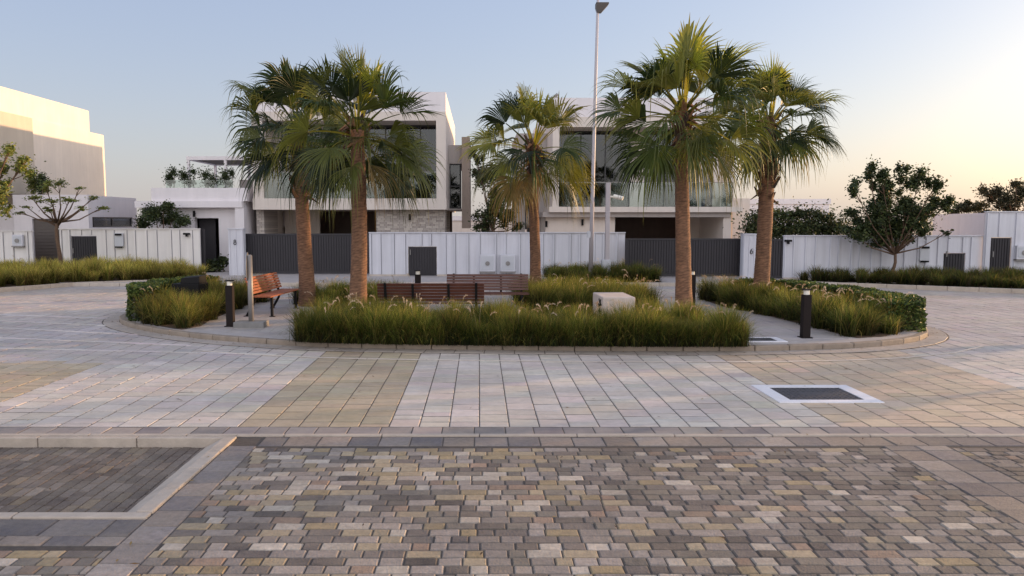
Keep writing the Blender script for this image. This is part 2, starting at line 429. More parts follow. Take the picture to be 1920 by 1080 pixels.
# island floor
me = bpy.data.meshes.new('plaza_bed'); ss = np.linspace(0, LEN, 120, endpoint=False)
me.from_pydata([(*off(s, -.12), .0925) for s in ss], [], [tuple(range(120))]); me.update()
finish(link('plaza_bed', me, M['concrete']), kind='structure')
from math import sqrt
poly_in = np.array([off(s, -.16) for s in ss])
def inside(pts, poly):
    pts = np.atleast_2d(pts); x, y = pts[:, 0], pts[:, 1]; r = np.zeros(len(pts), bool); n = len(poly)
    for i in range(n):
        x0, y0 = poly[i]; x1, y1 = poly[(i + 1) % n]
        cnd = ((y0 > y) != (y1 > y)) & (x < (x1 - x0) * (y - y0) / (y1 - y0 + 1e-12) + x0); r ^= cnd
    return r
rects = []
for xa in np.arange(-9, 9.5, .6):
    for ya in np.arange(12.2, 21.5, .4):
        cx = [(xa, ya), (xa + .6, ya), (xa + .6, ya + .4), (xa, ya + .4)]
        if inside(np.array(cx), poly_in).all(): rects.append((xa + .003, xa + .597, ya + .003, ya + .397))
c = jcol(srgb(176, 168, 166), len(rects), .05, .015)
finish(link('plaza_paving', slab_mesh('plaza_paving', np.array(rects), c, .098, .006, .005, .0008), M['tiles']), kind='structure')
# narrow pale strips running off to the left road
pl = []
for (p0, p1) in [((-40, 600), (232, 612)), ((-40, 589), (228, 598)), ((-40, 613), (262, 628)), ((-40, 632), (360, 648)), ((-40, 652), (520, 665))]:
    a, b = G(*p0), G(*p1); d = (b - a).to_2d(); L = d.length; d /= L; nrm = Vector((-d.y, d.x)); n = int(L / .6)
    for i in range(n):
        u0, u1 = a.to_2d() + d * (i * L / n + .004), a.to_2d() + d * ((i + 1) * L / n - .004)
        pl.append([u0 - nrm * .05, u1 - nrm * .05, u1 + nrm * .05, u0 + nrm * .05])
pl = np.array([[tuple(v) for v in q] for q in pl])
finish(link('pale_paver_rows', slab_mesh('pale_paver_rows', pl, jcol(srgb(216, 206, 200), len(pl), .05), .006, .004, .006, .001), M['tiles']), kind='structure')

# far pavement beyond the road, with kerb
pv = MB(); pv.box(-40, 40, 25.3, 31.5, -.05, .10)
finish(pv.build('pavement', M['concrete']), kind='structure')
kb = MB(); x = -30.
while x < 30:
    kb.box(x + .005, x + .995, 25.14, 25.295, -.05, .125); x += 1
finish(kb.build('pavement_kerb', M['kerb'], bevel=.012), kind='structure')
dl = MB(); dl.box(-40, 40, 24.2, 25.13, -.05, .004)
finish(dl.build('road_gutter', M['concrete']), kind='structure')

# ------------------------------------------------------------------ manholes
def manhole(name, x0, x1, y0, y1, z, wl, wr, wf, wb, label, cat='manhole cover'):
    t = empty(name, ((x0 + x1) / 2, (y0 + y1) / 2, z), 0, label, cat); ox, oy = (x0 + x1) / 2, (y0 + y1) / 2
    fr = MB(); a, b, c_, d = x0 - ox, x1 - ox, y0 - oy, y1 - oy
    fr.box(a, a + wl, c_, d, -.03, .008); fr.box(b - wr, b, c_, d, -.03, .008)
    fr.box(a + wl + .001, b - wr - .001, c_, c_ + wf, -.03, .0075); fr.box(a + wl + .001, b - wr - .001, d - wb, d, -.03, .0075)
    fr.build('concrete_surround', M['white_conc'], t, bevel=.004)
    lid = MB(); lx0, lx1, ly0, ly1 = a + wl + .006, b - wr - .006, c_ + wf + .006, d - wb - .006
    lid.box(lx0, lx1, ly0, ly1, -.03, .002)
    nx, ny = 14, 8
    for i in range(nx):
        for j in range(ny):
            if abs(i - nx / 2 + .5) < 3 and abs(j - ny / 2 + .5) < 1.2: continue
            cx = lx0 + (i + .5) * (lx1 - lx0) / nx; cy = ly0 + (j + .5) * (ly1 - ly0) / ny
            lid.box(cx - .018, cx + .018, cy - .01, cy + .01, .0015, .006, rz=R_(45 if (i + j) % 2 else -45))
    lid.build('iron_cover', M['iron'], t)
    return t
M['block'] = mat('weathered_block_concrete', srgb(204, 188, 178), .85, .1, 6, .2, 50, stain=.15)
M['white_conc'] = mat('white_concrete', srgb(226, 224, 228), .8, .1, 6, .2, 50, stain=.12)
manhole('manhole_cover', MHX0, MHX1, MHY0, MHY1, .002, .18, .17, .13, .15, 'large rectangular dark iron manhole cover set in a white concrete surround in the road')
a = G(1380, 655, .1); b = G(1480, 645, .1)
manhole('manhole_cover', 4.45, 5.35, 13.0, 13.5, .10, .1, .14, .07, .07, 'narrow iron cover with pale rim in the island path beside the front grass bed')

# ------------------------------------------------------------------ buildings
def brick_stone(name):
    m = bpy.data.materials.new(name); m.use_nodes = True; nt = m.node_tree; n = nt.nodes; L = nt.links
    p = n['Principled BSDF']; p.inputs['Roughness'].default_value = .85
    tc = n.new('ShaderNodeTexCoord'); mp = n.new('ShaderNodeMapping'); mp.inputs['Rotation'].default_value = (R_(90), 0, 0)
    L.new(tc.outputs['Object'], mp.inputs[0])
    b = n.new('ShaderNodeTexBrick'); b.inputs['Scale'].default_value = 1; b.inputs['Brick Width'].default_value = .28; b.inputs['Row Height'].default_value = .085
    b.inputs['Mortar Size'].default_value = .006; b.inputs['Color1'].default_value = srgb(206, 196, 186); b.inputs['Color2'].default_value = srgb(166, 156, 150)
    b.inputs['Mortar'].default_value = srgb(120, 112, 108); b.offset = .37; b.squash = .7; b.squash_frequency = 3
    L.new(mp.outputs[0], b.inputs[0]); L.new(b.outputs[0], p.inputs['Base Color'])
    bp = n.new('ShaderNodeBump'); bp.inputs['Strength'].default_value = .8; bp.inputs['Distance'].default_value = .02
    nz = n.new('ShaderNodeTexNoise'); nz.inputs['Scale'].default_value = 12; L.new(tc.outputs['Object'], nz.inputs[0])
    ad = n.new('ShaderNodeMath'); ad.operation = 'SUBTRACT'; L.new(nz.outputs[0], ad.inputs[0]); L.new(b.outputs['Fac'], ad.inputs[1])
    L.new(ad.outputs[0], bp.inputs['Height']); L.new(bp.outputs[0], p.inputs['Normal']); return m
M['stone'] = brick_stone('split_face_stone')

def window(parent, x0, x1, Y, z0, z1, nx=1, nz=1, depth=.08, curtains=(), room=True, fw=.05):
    f = MB()
    for i in range(nx + 1):
        cx = x0 + (x1 - x0) * i / nx; a = max(x0, cx - fw / 2); b = min(x1, cx + fw / 2)
        if i == 0: b = x0 + fw
        if i == nx: a = x1 - fw
        f.box(a, b, Y, Y + depth, z0, z1)
    xs = [x0 + (x1 - x0) * i / nx for i in range(nx + 1)]
    for i in range(nx):
        a = xs[i] + (fw if i == 0 else fw / 2) + .001; b = xs[i + 1] - (fw if i == nx - 1 else fw / 2) - .001
        for j in range(nz + 1):
            cz = z0 + (z1 - z0) * j / nz; c = max(z0, cz - fw / 2); d = min(z1, cz + fw / 2)
            if j == 0: d = z0 + fw
            if j == nz: c = z1 - fw
            f.box(a, b, Y + .002, Y + depth - .002, c, d)
    w = f.build('window', M['frame'], parent)
    MB().box(x0 + .01, x1 - .01, Y + depth * .45, Y + depth * .45 + .012, z0 + .01, z1 - .01).build('pane', M['pane'], w)
    for (c0, c1) in curtains:
        n = max(8, int((c1 - c0) * 22)); V = []; F = []
        for i in range(n + 1):
            xx = c0 + (c1 - c0) * i / n; yy = Y + depth + .14 + .035 * math.sin(i * 1.9) + random.uniform(-.01, .01)
            V += [(xx, yy, z0 + .05), (xx, yy, z1 - .03)]
        for i in range(n): F.append((2 * i, 2 * i + 2, 2 * i + 3, 2 * i + 1))
        c = MB(); c.v = V; c.f = F; c.build('curtain', M['curtain'], w, smooth=True)
    return w
def wall_lamp(parent, x, Y, z):
    m = MB(); m.box(x - .035, x + .035, Y - .05, Y - .002, z - .03, z + .03); m.tube([(x, Y - .1, z - .13), (x, Y - .1, z + .13)], .05, 10)
    return m.build('wall_lamp', M['black'], parent)

# ---- villa one (left-centre): front plane at Y=32
def villa_one():
    Yf = 32.0; t = empty('villa', (XW(660, Yf), Yf + 5, 0), 0, 'two storey white villa behind the left palms, with balcony and rough stone ground wall', 'house')
    def put(m, name, mt, par=None, **k):
        par = par or t; o = m.build(name, mt, par, **k); return o
    ox, oy = t.location.x, t.location.y
    bx = lambda m, x0, x1, y0, y1, z0, z1: m.box(x0 - ox, x1 - ox, y0 - oy, y1 - oy, z0, z1)
    xl, xr = XW(477, Yf), XW(836, Yf, 300); zr = ZW(172, Yf); zs0, zs1 = ZW(393, Yf), ZW(372, Yf)
    zb = ZW(209, Yf); zo = ZW(226, Yf); xo = XW(818, Yf, 300); xp = XW(497, Yf); yb = Yf + 12
    w = MB()
    bx(w, xl + .15, xr - .0, Yf + .04, yb, zb, zr)                        # parapet block (solid roof)
    put(w, 'roof_parapet', M['white'])
    w = MB()
    bx(w, xl, xr, Yf, yb - .01, zo, zb - .002)                            # band over the opening
    bx(w, xo, xr, Yf, yb - .01, zs1 + .001, zo - .001)                    # right pier and side wall
    bx(w, xl, xp, Yf, yb - .01, zs1 + .001, zo - .001)
    put(w, 'wall', M['cream'])
    w = MB(); bx(w, xl - .02, xr + .02, Yf - .03, yb, zs0, zs1); put(w, 'floor_slab', M['cream'])
    # glazing line, 1.5 m behind the balcony edge
    Yg = Yf + 1.5; w = MB(); xm0, xm1 = XW(607, Yg), XW(660, Yg)
    bx(w, xm0, xm1, Yg - .04, Yg + .3, zs1 + .002, zo - .002); put(w, 'pier', M['grey_render'])
    w = MB(); bx(w, xp + .01, xo - .01, Yg + 3.2, Yg + 3.3, zs1 + .003, zo - .003); put(w, 'room_back_wall', M['room'])
    sh = lambda r: [(a - ox, b - ox) for a, b in r]
    window(t, xp + .4 - ox, xm0 - .01 - ox, Yg - oy, zs1 + .01, zo - .01, 4, 1, curtains=sh([(xp + .5, xp + 1.2)]))
    window(t, xm1 + .01 - ox, xo - .012 - ox, Yg - oy, zs1 + .01, zo - .01, 5, 1, curtains=sh([(xo - 1.9, xo - .1), (xm1 + .1, xm1 + .8)]))
    w = MB(); bx(w, xp + .01, xp + .39, Yg - .02, Yg + .3, zs1 + .002, zo - .002); put(w, 'side_pier', M['grey_render'])
    # balustrade
    z1 = ZW(323, Yf); bal = MB(); n = 4
    for i in range(n):
        a = xp + (xo - xp) * i / n + .012; b = xp + (xo - xp) * (i + 1) / n - .012
        bx(bal, a, b, Yf + .06, Yf + .075, zs1 + .001, z1)
    bo = put(bal, 'balustrade', M['bal'])
    hr = MB(); bx(hr, xp + .002, xo - .002, Yf + .05, Yf + .085, z1 + .001, z1 + .03); hr.build('handrail', M['steel'], bo)
    # ground floor
    w = MB(); bx(w, XW(482, Yf + .4), XW(496, Yf + .4), Yf + .4, Yf + 2.6, .1, zs0 - .001); put(w, 'stone_pier', M['stone'])
    xs0, xs1 = XW(706, Yf + .5), XW(834, Yf + .5)
    w = MB(); bx(w, xs0, xs1, Yf + .5, Yf + 6, .1, zs0 - .001); put(w, 'stone_wall', M['stone'])
    w = MB(); bx(w, xl + .2, xr, Yf + 7, Yf + 7.2, .1, zs0 - .001); put(w, 'carport_back_wall', M['carport'])
    w = MB(); bx(w, XW(497, Yf + 2.6), XW(515, Yf + 2.6), Yf + 2.7, Yf + 6.9, .1, zs0 - .001); put(w, 'carport_side_wall', M['cream'])
    w = MB(); bx(w, XW(511, Yf + 4), XW(533, Yf + 4), Yf + 4.2, Yf + 4.35, ZW(425, 36), ZW(398, 36)); put(w, 'white_wall_panel', M['white'])
    w = MB(); bx(w, XW(535, Yf + 4), XW(600, Yf + 4), Yf + 4.0, Yf + 4.2, .1, zs0 - .001); put(w, 'inner_wall', M['cream'])
    wall_lamp(t, XW(769, Yf + .5) - ox, Yf + .5 - oy, ZW(407, Yf + .5))
    w = MB(); bx(w, xl + .2, xr - .1, Yf + .1, yb, .0, .08); put(w, 'floor', M['concrete'])
    # side wing to the right with tall window and cladding pier
    Ys = Yf + 2.2; x0, x1 = xr + .01, XW(866, Ys); zt = ZW(272, Ys)
    w = MB(); a, b = XW(843, Ys), XW(864, Ys); c, d = ZW(391, Ys), ZW(307, Ys)
    bx(w, x0, x1, Ys, Ys + 5, d + .001, zt); bx(w, x0, x1, Ys, Ys + 5, zs0, c - .001)
    bx(w, x0, a - .001, Ys, Ys + 5, c, d); put(w, 'side_wing_wall', M['grey_render'])
    window(t, a - ox, b - ox, Ys + .1 - oy, c, d, 1, 2, curtains=[(a + .1 - ox, b - .15 - ox)])
    w = MB(); bx(w, a, b, Ys + 1.2, Ys + 1.3, c, d); put(w, 'room_back_wall', M['room'])
    w = MB(); bx(w, XW(866, Ys - .3) , XW(881, Ys - .3), Ys - .3, Ys + 4, ZW(428, Ys), ZW(258, Ys)); put(w, 'cladding_pier', M['taupe'])
    ac = MB(); bx(ac, xr - 4.2, xr - 3.4, Yf + 3, Yf + 3.8, zr + .01, zr + .55)
    an = MB(); an.tube([(XW(724, Yf + 3) - ox, Yf + 3 - oy, zr), (XW(724, Yf + 3) - ox, Yf + 3 - oy, ZW(152, Yf + 3))], .03, 6); put(an, 'roof_mast', M['steel'])
villa_one()

def villa_two():
    Yf = 32.0; t = empty('villa', (XW(1210, Yf), Yf + 5, 0), 0, 'two storey white villa behind the right palms, with wide glass balcony over a dark carport', 'house')
    ox, oy = t.location.x, t.location.y
    bx = lambda m, x0, x1, y0, y1, z0, z1: m.box(x0 - ox, x1 - ox, y0 - oy, y1 - oy, z0, z1)
    put = lambda m, name, mt, par=None, **k: m.build(name, mt, par or t, **k)
    xl, xr = XW(1036, Yf, 300), XW(1372, Yf, 300); zr = ZW(183, Yf); zs0, zs1 = ZW(398, Yf), ZW(388, Yf); yb = Yf + 12
    zb = ZW(219, Yf); zo = ZW(238, Yf)
    w = MB(); bx(w, xl, xr - .8, Yf + .04, yb, zb, zr); put(w, 'roof_parapet', M['white'])
    w = MB(); bx(w, xl, xr - .8, Yf, yb - .01, zo, zb - .002)
    bx(w, xl, xl + .28, Yf, yb - .01, zs1 + .001, zo - .001)
    Yg = Yf + 1.4
    bx(w, xr - 1.0, xr - .82, Yg, yb - .01, zs1 + .001, zo - .001)
    put(w, 'wall', M['cream'])
    pm0, pm1 = XW(1179, Yg), XW(1205, Yg)
    w = MB(); bx(w, pm0, pm1, Yg - .05, Yg + .3, zs1 + .002, zo - .002); put(w, 'pier', M['cream']); w = MB(); bx(w, XW(1333, Yg), XW(1372, Yg), Yg - .06, Yg + 1, zs1 + .002, ZW(275, Yg)); put(w, 'pier', M['cream'])
    w = MB(); bx(w, xl + .3, xr - 1.02, Yg + 3, Yg + 3.1, zs1 + .003, zo - .003); put(w, 'room_back_wall', M['room'])
    window(t, xl + .29 - ox, pm0 - .01 - ox, Yg - oy, zs1 + .01, zo - .01, 3, 1, curtains=[(xl + .4 - ox, xl + 1.0 - ox), (pm0 - .7 - ox, pm0 - .1 - ox)])
    window(t, pm1 + .01 - ox, XW(1333, Yg) - .01 - ox, Yg - oy, zs1 + .01, zo - .01, 3, 1, curtains=[(pm1 + .1 - ox, pm1 + .8 - ox)])
    # balcony slab in two steps, ledge reaching further right
    w = MB(); bx(w, xl - .15, XW(1390, Yf - .2), Yf - .25, Yf + 4, zs0 + .002, zs1); put(w, 'balcony_slab', M['cream'])
    w = MB(); bx(w, xl - .4, xr + .02, Yf - .05, yb, ZW(407, Yf), zs0); put(w, 'floor_slab', M['grey_render'])
    z1 = ZW(343, Yf); bal = MB(); n = 5; b0, b1 = xl + .3, XW(1369, Yf)
    for i in range(n):
        a = b0 + (b1 - b0) * i / n + .012; b = b0 + (b1 - b0) * (i + 1) / n - .012; bx(bal, a, b, Yf - .16, Yf - .145, zs1 + .001, z1)
    bx(bal, b1 - .012, b1 + .003, Yf - .14, Yg - .1, zs1 + .001, z1)
    bo = put(bal, 'balustrade', M['bal']); hr = MB(); bx(hr, b0, b1, Yf - .175, Yf - .13, z1 + .001, z1 + .03); hr.build('handrail', M['steel'], bo)
    zg = ZW(407, Yf) - .001
    w = MB(); bx(w, xl - .25, XW(1155, Yf), Yf + .3, Yf + 7, .1, zg); put(w, 'ground_floor_wall', M['cream'])
    w = MB(); bx(w, XW(1155, Yf) + .01, xr, Yf + 6, Yf + 6.2, .1, zg); put(w, 'carport_back_wall', M['carport'])
    w = MB(); bx(w, XW(1356, Yf), XW(1371, Yf), Yf + .05, Yf + 5.9, .1, zg); put(w, 'corner_pier', M['cream'])
    Ye = Yf + 3.5; w = MB(); bx(w, XW(1290, Ye), XW(1311, Ye), Ye, Ye + 2.3, .1, zg); bx(w, XW(1333, Ye), XW(1357, Ye), Ye, Ye + 2.3, .1, zg); put(w, 'entrance_wall', M['cream'])
    w = MB(); bx(w, XW(1311, Ye) + .01, XW(1333, Ye) - .01, Ye + .2, Ye + .26, .1, zg); put(w, 'door', M['wood_red'])
    w = MB(); bx(w, xl, xr, Yf + .1, yb, 0, .08); put(w, 'floor', M['concrete'])
    wall_lamp(t, XW(1093, Yf) - ox, Yf + .3 - oy, ZW(417, Yf)); wall_lamp(t, XW(1342, Ye) - ox, Ye - oy, ZW(421, Ye))
    wall_lamp(t, XW(1025, Yf) - ox, Yf + .3 - oy, ZW(420, Yf))
    # side wing left of the villa, with narrow window
    Ys = Yf + 2.6; w = MB(); x0, x1 = XW(968, Ys), xl - .01; zt = ZW(250, Ys)
    a, b = XW(984, Ys), XW(1000, Ys); c, d = ZW(430, Ys), ZW(330, Ys)
    bx(w, x0, x1, Ys, Ys + 5, d + .001, zt); bx(w, x0, a - .001, Ys, Ys + 5, .1, d); bx(w, b + .001, x1, Ys, Ys + 5, .1, d)
    put(w, 'side_wing_wall', M['grey_render']); window(t, a - ox, b - ox, Ys + .1 - oy, c, d, 1, 2)
    w = MB(); bx(w, a, b, Ys + 1.2, Ys + 1.3, c, d); put(w, 'room_back_wall', M['room'])
    # roof vent and cream garden wall on the right
    v = MB(); bx(v, xl + .0, xl + .35, Yf + 1, Yf + 1.3, zr, zr + .2); v.tube([(xl + .15 - ox, Yf + 1.1 - oy, zr + .2), (xl + .3 - ox, Yf + 1.1 - oy, zr + .32)], .06, 8); put(v, 'roof_vent', M['steel'])
villa_two()

# camera-facing garden wall beside villa two
g = MB(); Yw = 33.5; g.box(XW(1372, Yw), XW(1404, Yw), Yw, Yw + .3, 0, ZW(372, Yw)); g.box(XW(1404, Yw) + .001, XW(1420, Yw), Yw + .01, Yw + .3, 0, ZW(409, Yw))
finish(g.build('garden_wall', M['cream']), 'cream rendered garden wall stepping down beside the right villa, behind the dark gate', 'wall')

def pergola_house():
    Yf = 31.6; t = empty('guest_house', (XW(365, Yf), Yf + 3, 0), 0, 'low flat roofed white house with a planted roof terrace, left of the villas', 'house')
    ox, oy = t.location.x, t.location.y
    bx = lambda m, x0, x1, y0, y1, z0, z1: m.box(x0 - ox, x1 - ox, y0 - oy, y1 - oy, z0, z1)
    put = lambda m, name, mt, par=None, **k: m.build(name, mt, par or t, **k)
    w = MB(); bx(w, XW(284, Yf), XW(462, Yf), Yf + .15, Yf + 8, ZW(377, Yf) + .001, ZW(352, Yf)); put(w, 'roof_parapet', M['white'])
    w = MB(); bx(w, XW(255, Yf), XW(456, Yf), Yf, Yf + 8, ZW(389, Yf), ZW(377, Yf)); put(w, 'roof_slab', M['white'])
    x0, x1, z1 = XW(366, Yf + .4), XW(411, Yf + .4), ZW(409, Yf + .4)
    zt = ZW(389, Yf) - .001
    w = MB(); bx(w, XW(262, Yf), x0, Yf + .4, Yf + .7, 0, zt); bx(w, x1, XW(441, Yf), Yf + .4, Yf + .7, 0, zt); bx(w, x0 + .001, x1 - .001, Yf + .41, Yf + .7, z1, zt)
    bx(w, XW(441, Yf) + .001, XW(458, Yf), Yf + .05, Yf + 8, 0, zt); put(w, 'wall', M['white'])
    w = MB(); bx(w, XW(458, Yf) + .005, XW(476, Yf), Yf + 1.5, Yf + 6, 0, ZW(358, Yf)); put(w, 'set_back_wall', M['dark_render'])
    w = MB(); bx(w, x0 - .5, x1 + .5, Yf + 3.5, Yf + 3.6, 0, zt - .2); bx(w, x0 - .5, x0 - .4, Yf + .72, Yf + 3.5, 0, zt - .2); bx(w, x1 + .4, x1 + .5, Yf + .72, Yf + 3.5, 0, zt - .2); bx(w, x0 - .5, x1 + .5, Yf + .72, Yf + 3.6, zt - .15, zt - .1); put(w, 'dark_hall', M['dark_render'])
    w = MB(); bx(w, x0 + .01, x0 + .7, Yf + .9, Yf + .96, .05, z1 - .02); put(w, 'door', M['gate'])
    bal = MB(); bx(bal, XW(296, Yf), XW(425, Yf), Yf + 1.0, Yf + 1.015, ZW(352, Yf) + .001, ZW(335, Yf)); put(bal, 'balustrade', M['bal'])
    wall_lamp(t, XW(367, Yf + .4) - ox, Yf + .4 - oy, ZW(401, Yf + .4))
    w = MB(); bx(w, XW(452, Yf + 4), XW(478, Yf + 4), Yf + 4, Yf + 4.2, ZW(352, Yf), ZW(337, Yf + 4)); put(w, 'terrace_wall', M['grey_render'])
    Yp = Yf + 2; pg = empty('pergola', (0, 0, 0)); pg.parent = t
    pm = MB(); zt = ZW(293, Yp); xa, xb = XW(354, Yp), XW(500, Yp)
    bx(pm, xa, xb, Yp, Yp + .12, zt - .16, zt); bx(pm, xa, xb, Yp + 3.4, Yp + 3.52, zt - .16, zt)
    bx(pm, xa, xa + .12, Yp + .121, Yp + 3.399, zt - .16, zt)
    for px in (355, 424, 490):
        a = XW(px, Yp); bx(pm, a, a + .11, Yp + .005, Yp + .115, ZW(352, Yf), zt - .161); bx(pm, a, a + .11, Yp + 3.405, Yp + 3.515, ZW(352, Yf), zt - .161)
    pm.build('pergola_frame', M['white'], pg)
    sl = MB()
    for i in range(16):
        yy = Yp + .3 + i * .2; bx(sl, xa + .13, xb, yy, yy + .06, zt - .12, zt - .02)
    sl.build('pergola_slats', M['dark_render'], pg)
pergola_house()

def left_villa():
    t = empty('villa', (-23, 35, 0), 0, 'large cream villa at the left edge, its blank side wall sunlit near the roof', 'house')
    ox, oy = -23, 35; bx = lambda m, x0, x1, y0, y1, z0, z1: m.box(x0 - ox, x1 - ox, y0 - oy, y1 - oy, z0, z1)
    put = lambda m, name, mt: m.build(name, mt, t)
    xa = XW(72, 34.0, 250)       # main side wall plane
    w = MB(); Ye = -xa * -1
    # plane at x = xs; runs from near to far; far end at pixel 205
    xs = -19.6; yfar = abs(xs) * FPX / (899 - 204); ymid = abs(xs) * FPX / (899 - 177)
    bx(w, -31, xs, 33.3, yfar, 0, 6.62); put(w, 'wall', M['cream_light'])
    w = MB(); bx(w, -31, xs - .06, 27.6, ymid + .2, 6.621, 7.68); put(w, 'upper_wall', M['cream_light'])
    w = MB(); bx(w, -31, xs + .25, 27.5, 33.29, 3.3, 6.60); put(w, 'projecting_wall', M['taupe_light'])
    # low front annex with shutter door and a strip window in its side
    Ya = 31.2; x0, x1 = XW(28, Ya), XW(168, Ya); z = ZW(365, Ya); d0, d1, dz = XW(62, Ya), XW(112, Ya), ZW(410, Ya)
    w = MB(); bx(w, -31, x0 - .001, Ya + .3, Ya + 2.3, 0, z - .4)
    bx(w, x0, d0, Ya, Ya + .3, 0, z); bx(w, d1, x1, Ya, Ya + .3, 0, z); bx(w, d0 + .001, d1 - .001, Ya, Ya + .3, dz, z - .001)
    bx(w, x0, x1 - .31, Ya + .301, 33.5, z - .3, z - .001)
    # side wall with window hole
    ws, wz0, wz1 = (Ya + .45, 2.15), ZW(426, 32.2), ZW(407, 31.9)
    bx(w, x1 - .3, x1, Ya + .301, 35.6, 0, wz0); bx(w, x1 - .3, x1, Ya + .301, 35.6, wz1, z - .02); bx(w, x1 - .3, x1, 35.2, 35.6, wz0 + .001, wz1 - .001); put(w, 'annex_wall', M['white'])
    wf = MB(); bx(wf, x1 - .12, x1 - .06, Ya + .5, 35.2, wz0, wz0 + .06); bx(wf, x1 - .12, x1 - .06, Ya + .5, 35.2, wz1 - .06, wz1)
    for yy in (Ya + .5, 33.3, 35.1): bx(wf, x1 - .119, x1 - .061, yy, yy + .07, wz0 + .061, wz1 - .061)
    wo_ = wf.build('window', M['frame'], t); pn = MB(); bx(pn, x1 - .095, x1 - .085, Ya + .5, 35.2, wz0, wz1); pn.build('pane', M['pane'], wo_)
    rb = MB(); bx(rb, x1 - 1.5, x1 - 1.4, Ya + .4, 35.2, wz0 - .2, wz1 + .2); rb.build('room_back_wall', M['room'], t)
    dr = MB(); bx(dr, d0 + .01, d1 - .01, Ya + .1, Ya + .14, .1, dz - .01)
    n = 16
    for i in range(n):
        zz = .12 + (dz - .15) * i / n; bx(dr, d0 + .05, d1 - .05, Ya + .07, Ya + .099, zz, zz + (dz - .15) / n * .7)
    dr.build('shutter_door', M['gate_brown'], t)
    # green mirror of planting: low planter boxes on the terrace
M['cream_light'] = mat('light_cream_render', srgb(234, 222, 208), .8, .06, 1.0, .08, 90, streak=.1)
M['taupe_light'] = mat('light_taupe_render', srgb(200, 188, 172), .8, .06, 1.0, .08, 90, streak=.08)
M['gate_brown'] = mat('brown_grey_shutter', srgb(92, 84, 80), .55, .1, 2)
left_villa()
# lower house wall behind, between the left villa and guest house; far houses
def far_house(px0, px1, py0, Y, d, label, mt='white', extra=None):
    t = empty('house', (XW((px0 + px1) / 2, Y), Y, 0), 0, label, 'house'); ox = t.location.x; z = ZW(py0, Y)
    MB().box(XW(px0, Y) - ox, XW(px1, Y) - ox, 0, d, 0, z - .35).build('wall', M[mt], t)
    MB().box(XW(px0, Y) - ox - .08, XW(px1, Y) - ox + .08, -.08, d + .08, z - .349, z).build('roof_parapet', M['white'], t)
    if extra: extra(t, ox)
    return t
far_house(1378, 1552, 373, 52, 9, 'distant low white house seen above the hedge right of the villas')
far_house(845, 990, 405, 58, 8, 'distant pale building glimpsed in the gap between the two villas', 'cream')

# ------------------------------------------------------------------ fences and gates
M['panel_warm'] = mat('warm_white_metal_panel', srgb(230, 225, 222), .45, .04, 1.0, 0, 50, streak=.14)  # white panel tinted warmer: warm light on the left fence put into colour
def fence(name, px0, px1, Y, py0, label, holes=(), rib=.46, zfix=None, cat='fence', Y1=None, flip=False):
    x0, x1 = XW(px0, Y), XW(px1, Y); z = zfix or ZW(py0, Y); zb = .10
    t = empty(name, ((x0 + x1) / 2, Y, zb), 0, label, cat); ox = t.location.x
    m = MB(); hs = sorted([(XW(a, Y), XW(b, Y), ZW(c, Y)) for a, b, c in holes]); xx = x0
    for (a, b, c) in hs:
        m.box(xx - ox, a - ox, 0, .08, .06, z - zb); m.box(a - ox + .001, b - ox - .001, 0, .08, c - zb, z - zb - .001); xx = b
    m.box(xx - ox, x1 - ox, 0, .08, .06, z - zb)
    rib_shades = MB(); x = x0 + .03; pat = [.30, .42, .36, .52, .30, .46]; i = 0
    while x < x1 - .05:
        inh = [h for h in hs if h[0] - .05 < x < h[1] + .03]
        zl = (inh[0][2] - zb + .03) if inh else .07
        m.box(x - ox, x - ox + .055, -.05, -.001, zl, z - zb - .03)
        rib_shades.box(x - ox + .0575, x - ox + .0775, -.003, -.0005, zl, z - zb - .03)  # grey strip beside each rib, painting in the rib's shade
        x += pat[i % 6] * rib / .42; i += 1
    n0 = len(m.f); m.poly(rib_shades.v, rib_shades.f); pm_ = M['panel_warm'] if px1 < 400 else M['panel']; pn_ = m.build('panel', pm_, t); pn_.data.materials.append(M['seam'])
    for pf_ in pn_.data.polygons[n0:]: pf_.material_index = 1
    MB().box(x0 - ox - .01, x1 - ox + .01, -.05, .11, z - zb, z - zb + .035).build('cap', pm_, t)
    xx = x0; pl_ = MB()
    for (a, b, c) in hs: pl_.box(xx - ox, a - ox, -.06, .12, -.02, .058); xx = b
    pl_.box(xx - ox, x1 - ox, -.06, .12, -.02, .058); pl_.build('plinth', M['kerb'], t)
    for (a, b, c) in hs:
        dr = MB(); dr.box(a - ox + .02, b - ox - .02, .02, .05, .02, c - zb - .02); n = max(6, int((b - a) / .1))
        for k in range(n): q = a - ox + .04 + (b - a - .08) * k / n; dr.box(q, q + (b - a - .08) / n * .55, -.005, .019, .05, c - zb - .05)
        d = dr.build('door', M['gate'], t); MB().box(a - ox + .07, a - ox + .1, -.05, -.006, .8, 1.0).build('handle', M['steel'], d)
    return t, ox
YL, YC, YR = 30.0, 28.6, 27.0
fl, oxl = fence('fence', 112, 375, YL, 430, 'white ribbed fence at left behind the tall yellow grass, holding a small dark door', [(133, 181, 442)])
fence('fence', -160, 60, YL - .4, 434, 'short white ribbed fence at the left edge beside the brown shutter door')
fcn, oxc = fence('fence', 692, 1172, YC, 437, 'long white ribbed metal fence in the middle behind the wooden benches', [(765, 819, 462)], rib=.5)
fr_, oxr = fence('fence', 1470, 1846, YR, 443, 'white ribbed metal fence on the right behind the small leafy tree', [(1771, 1812, 474)], rib=.42)
ft, oxt = fence('tall_wall', 1846, 2200, YR - .15, 398, 'taller white ribbed wall at the right edge holding a tall plain dark door', [(1858, 1897, 445)], rib=.6, cat='wall')
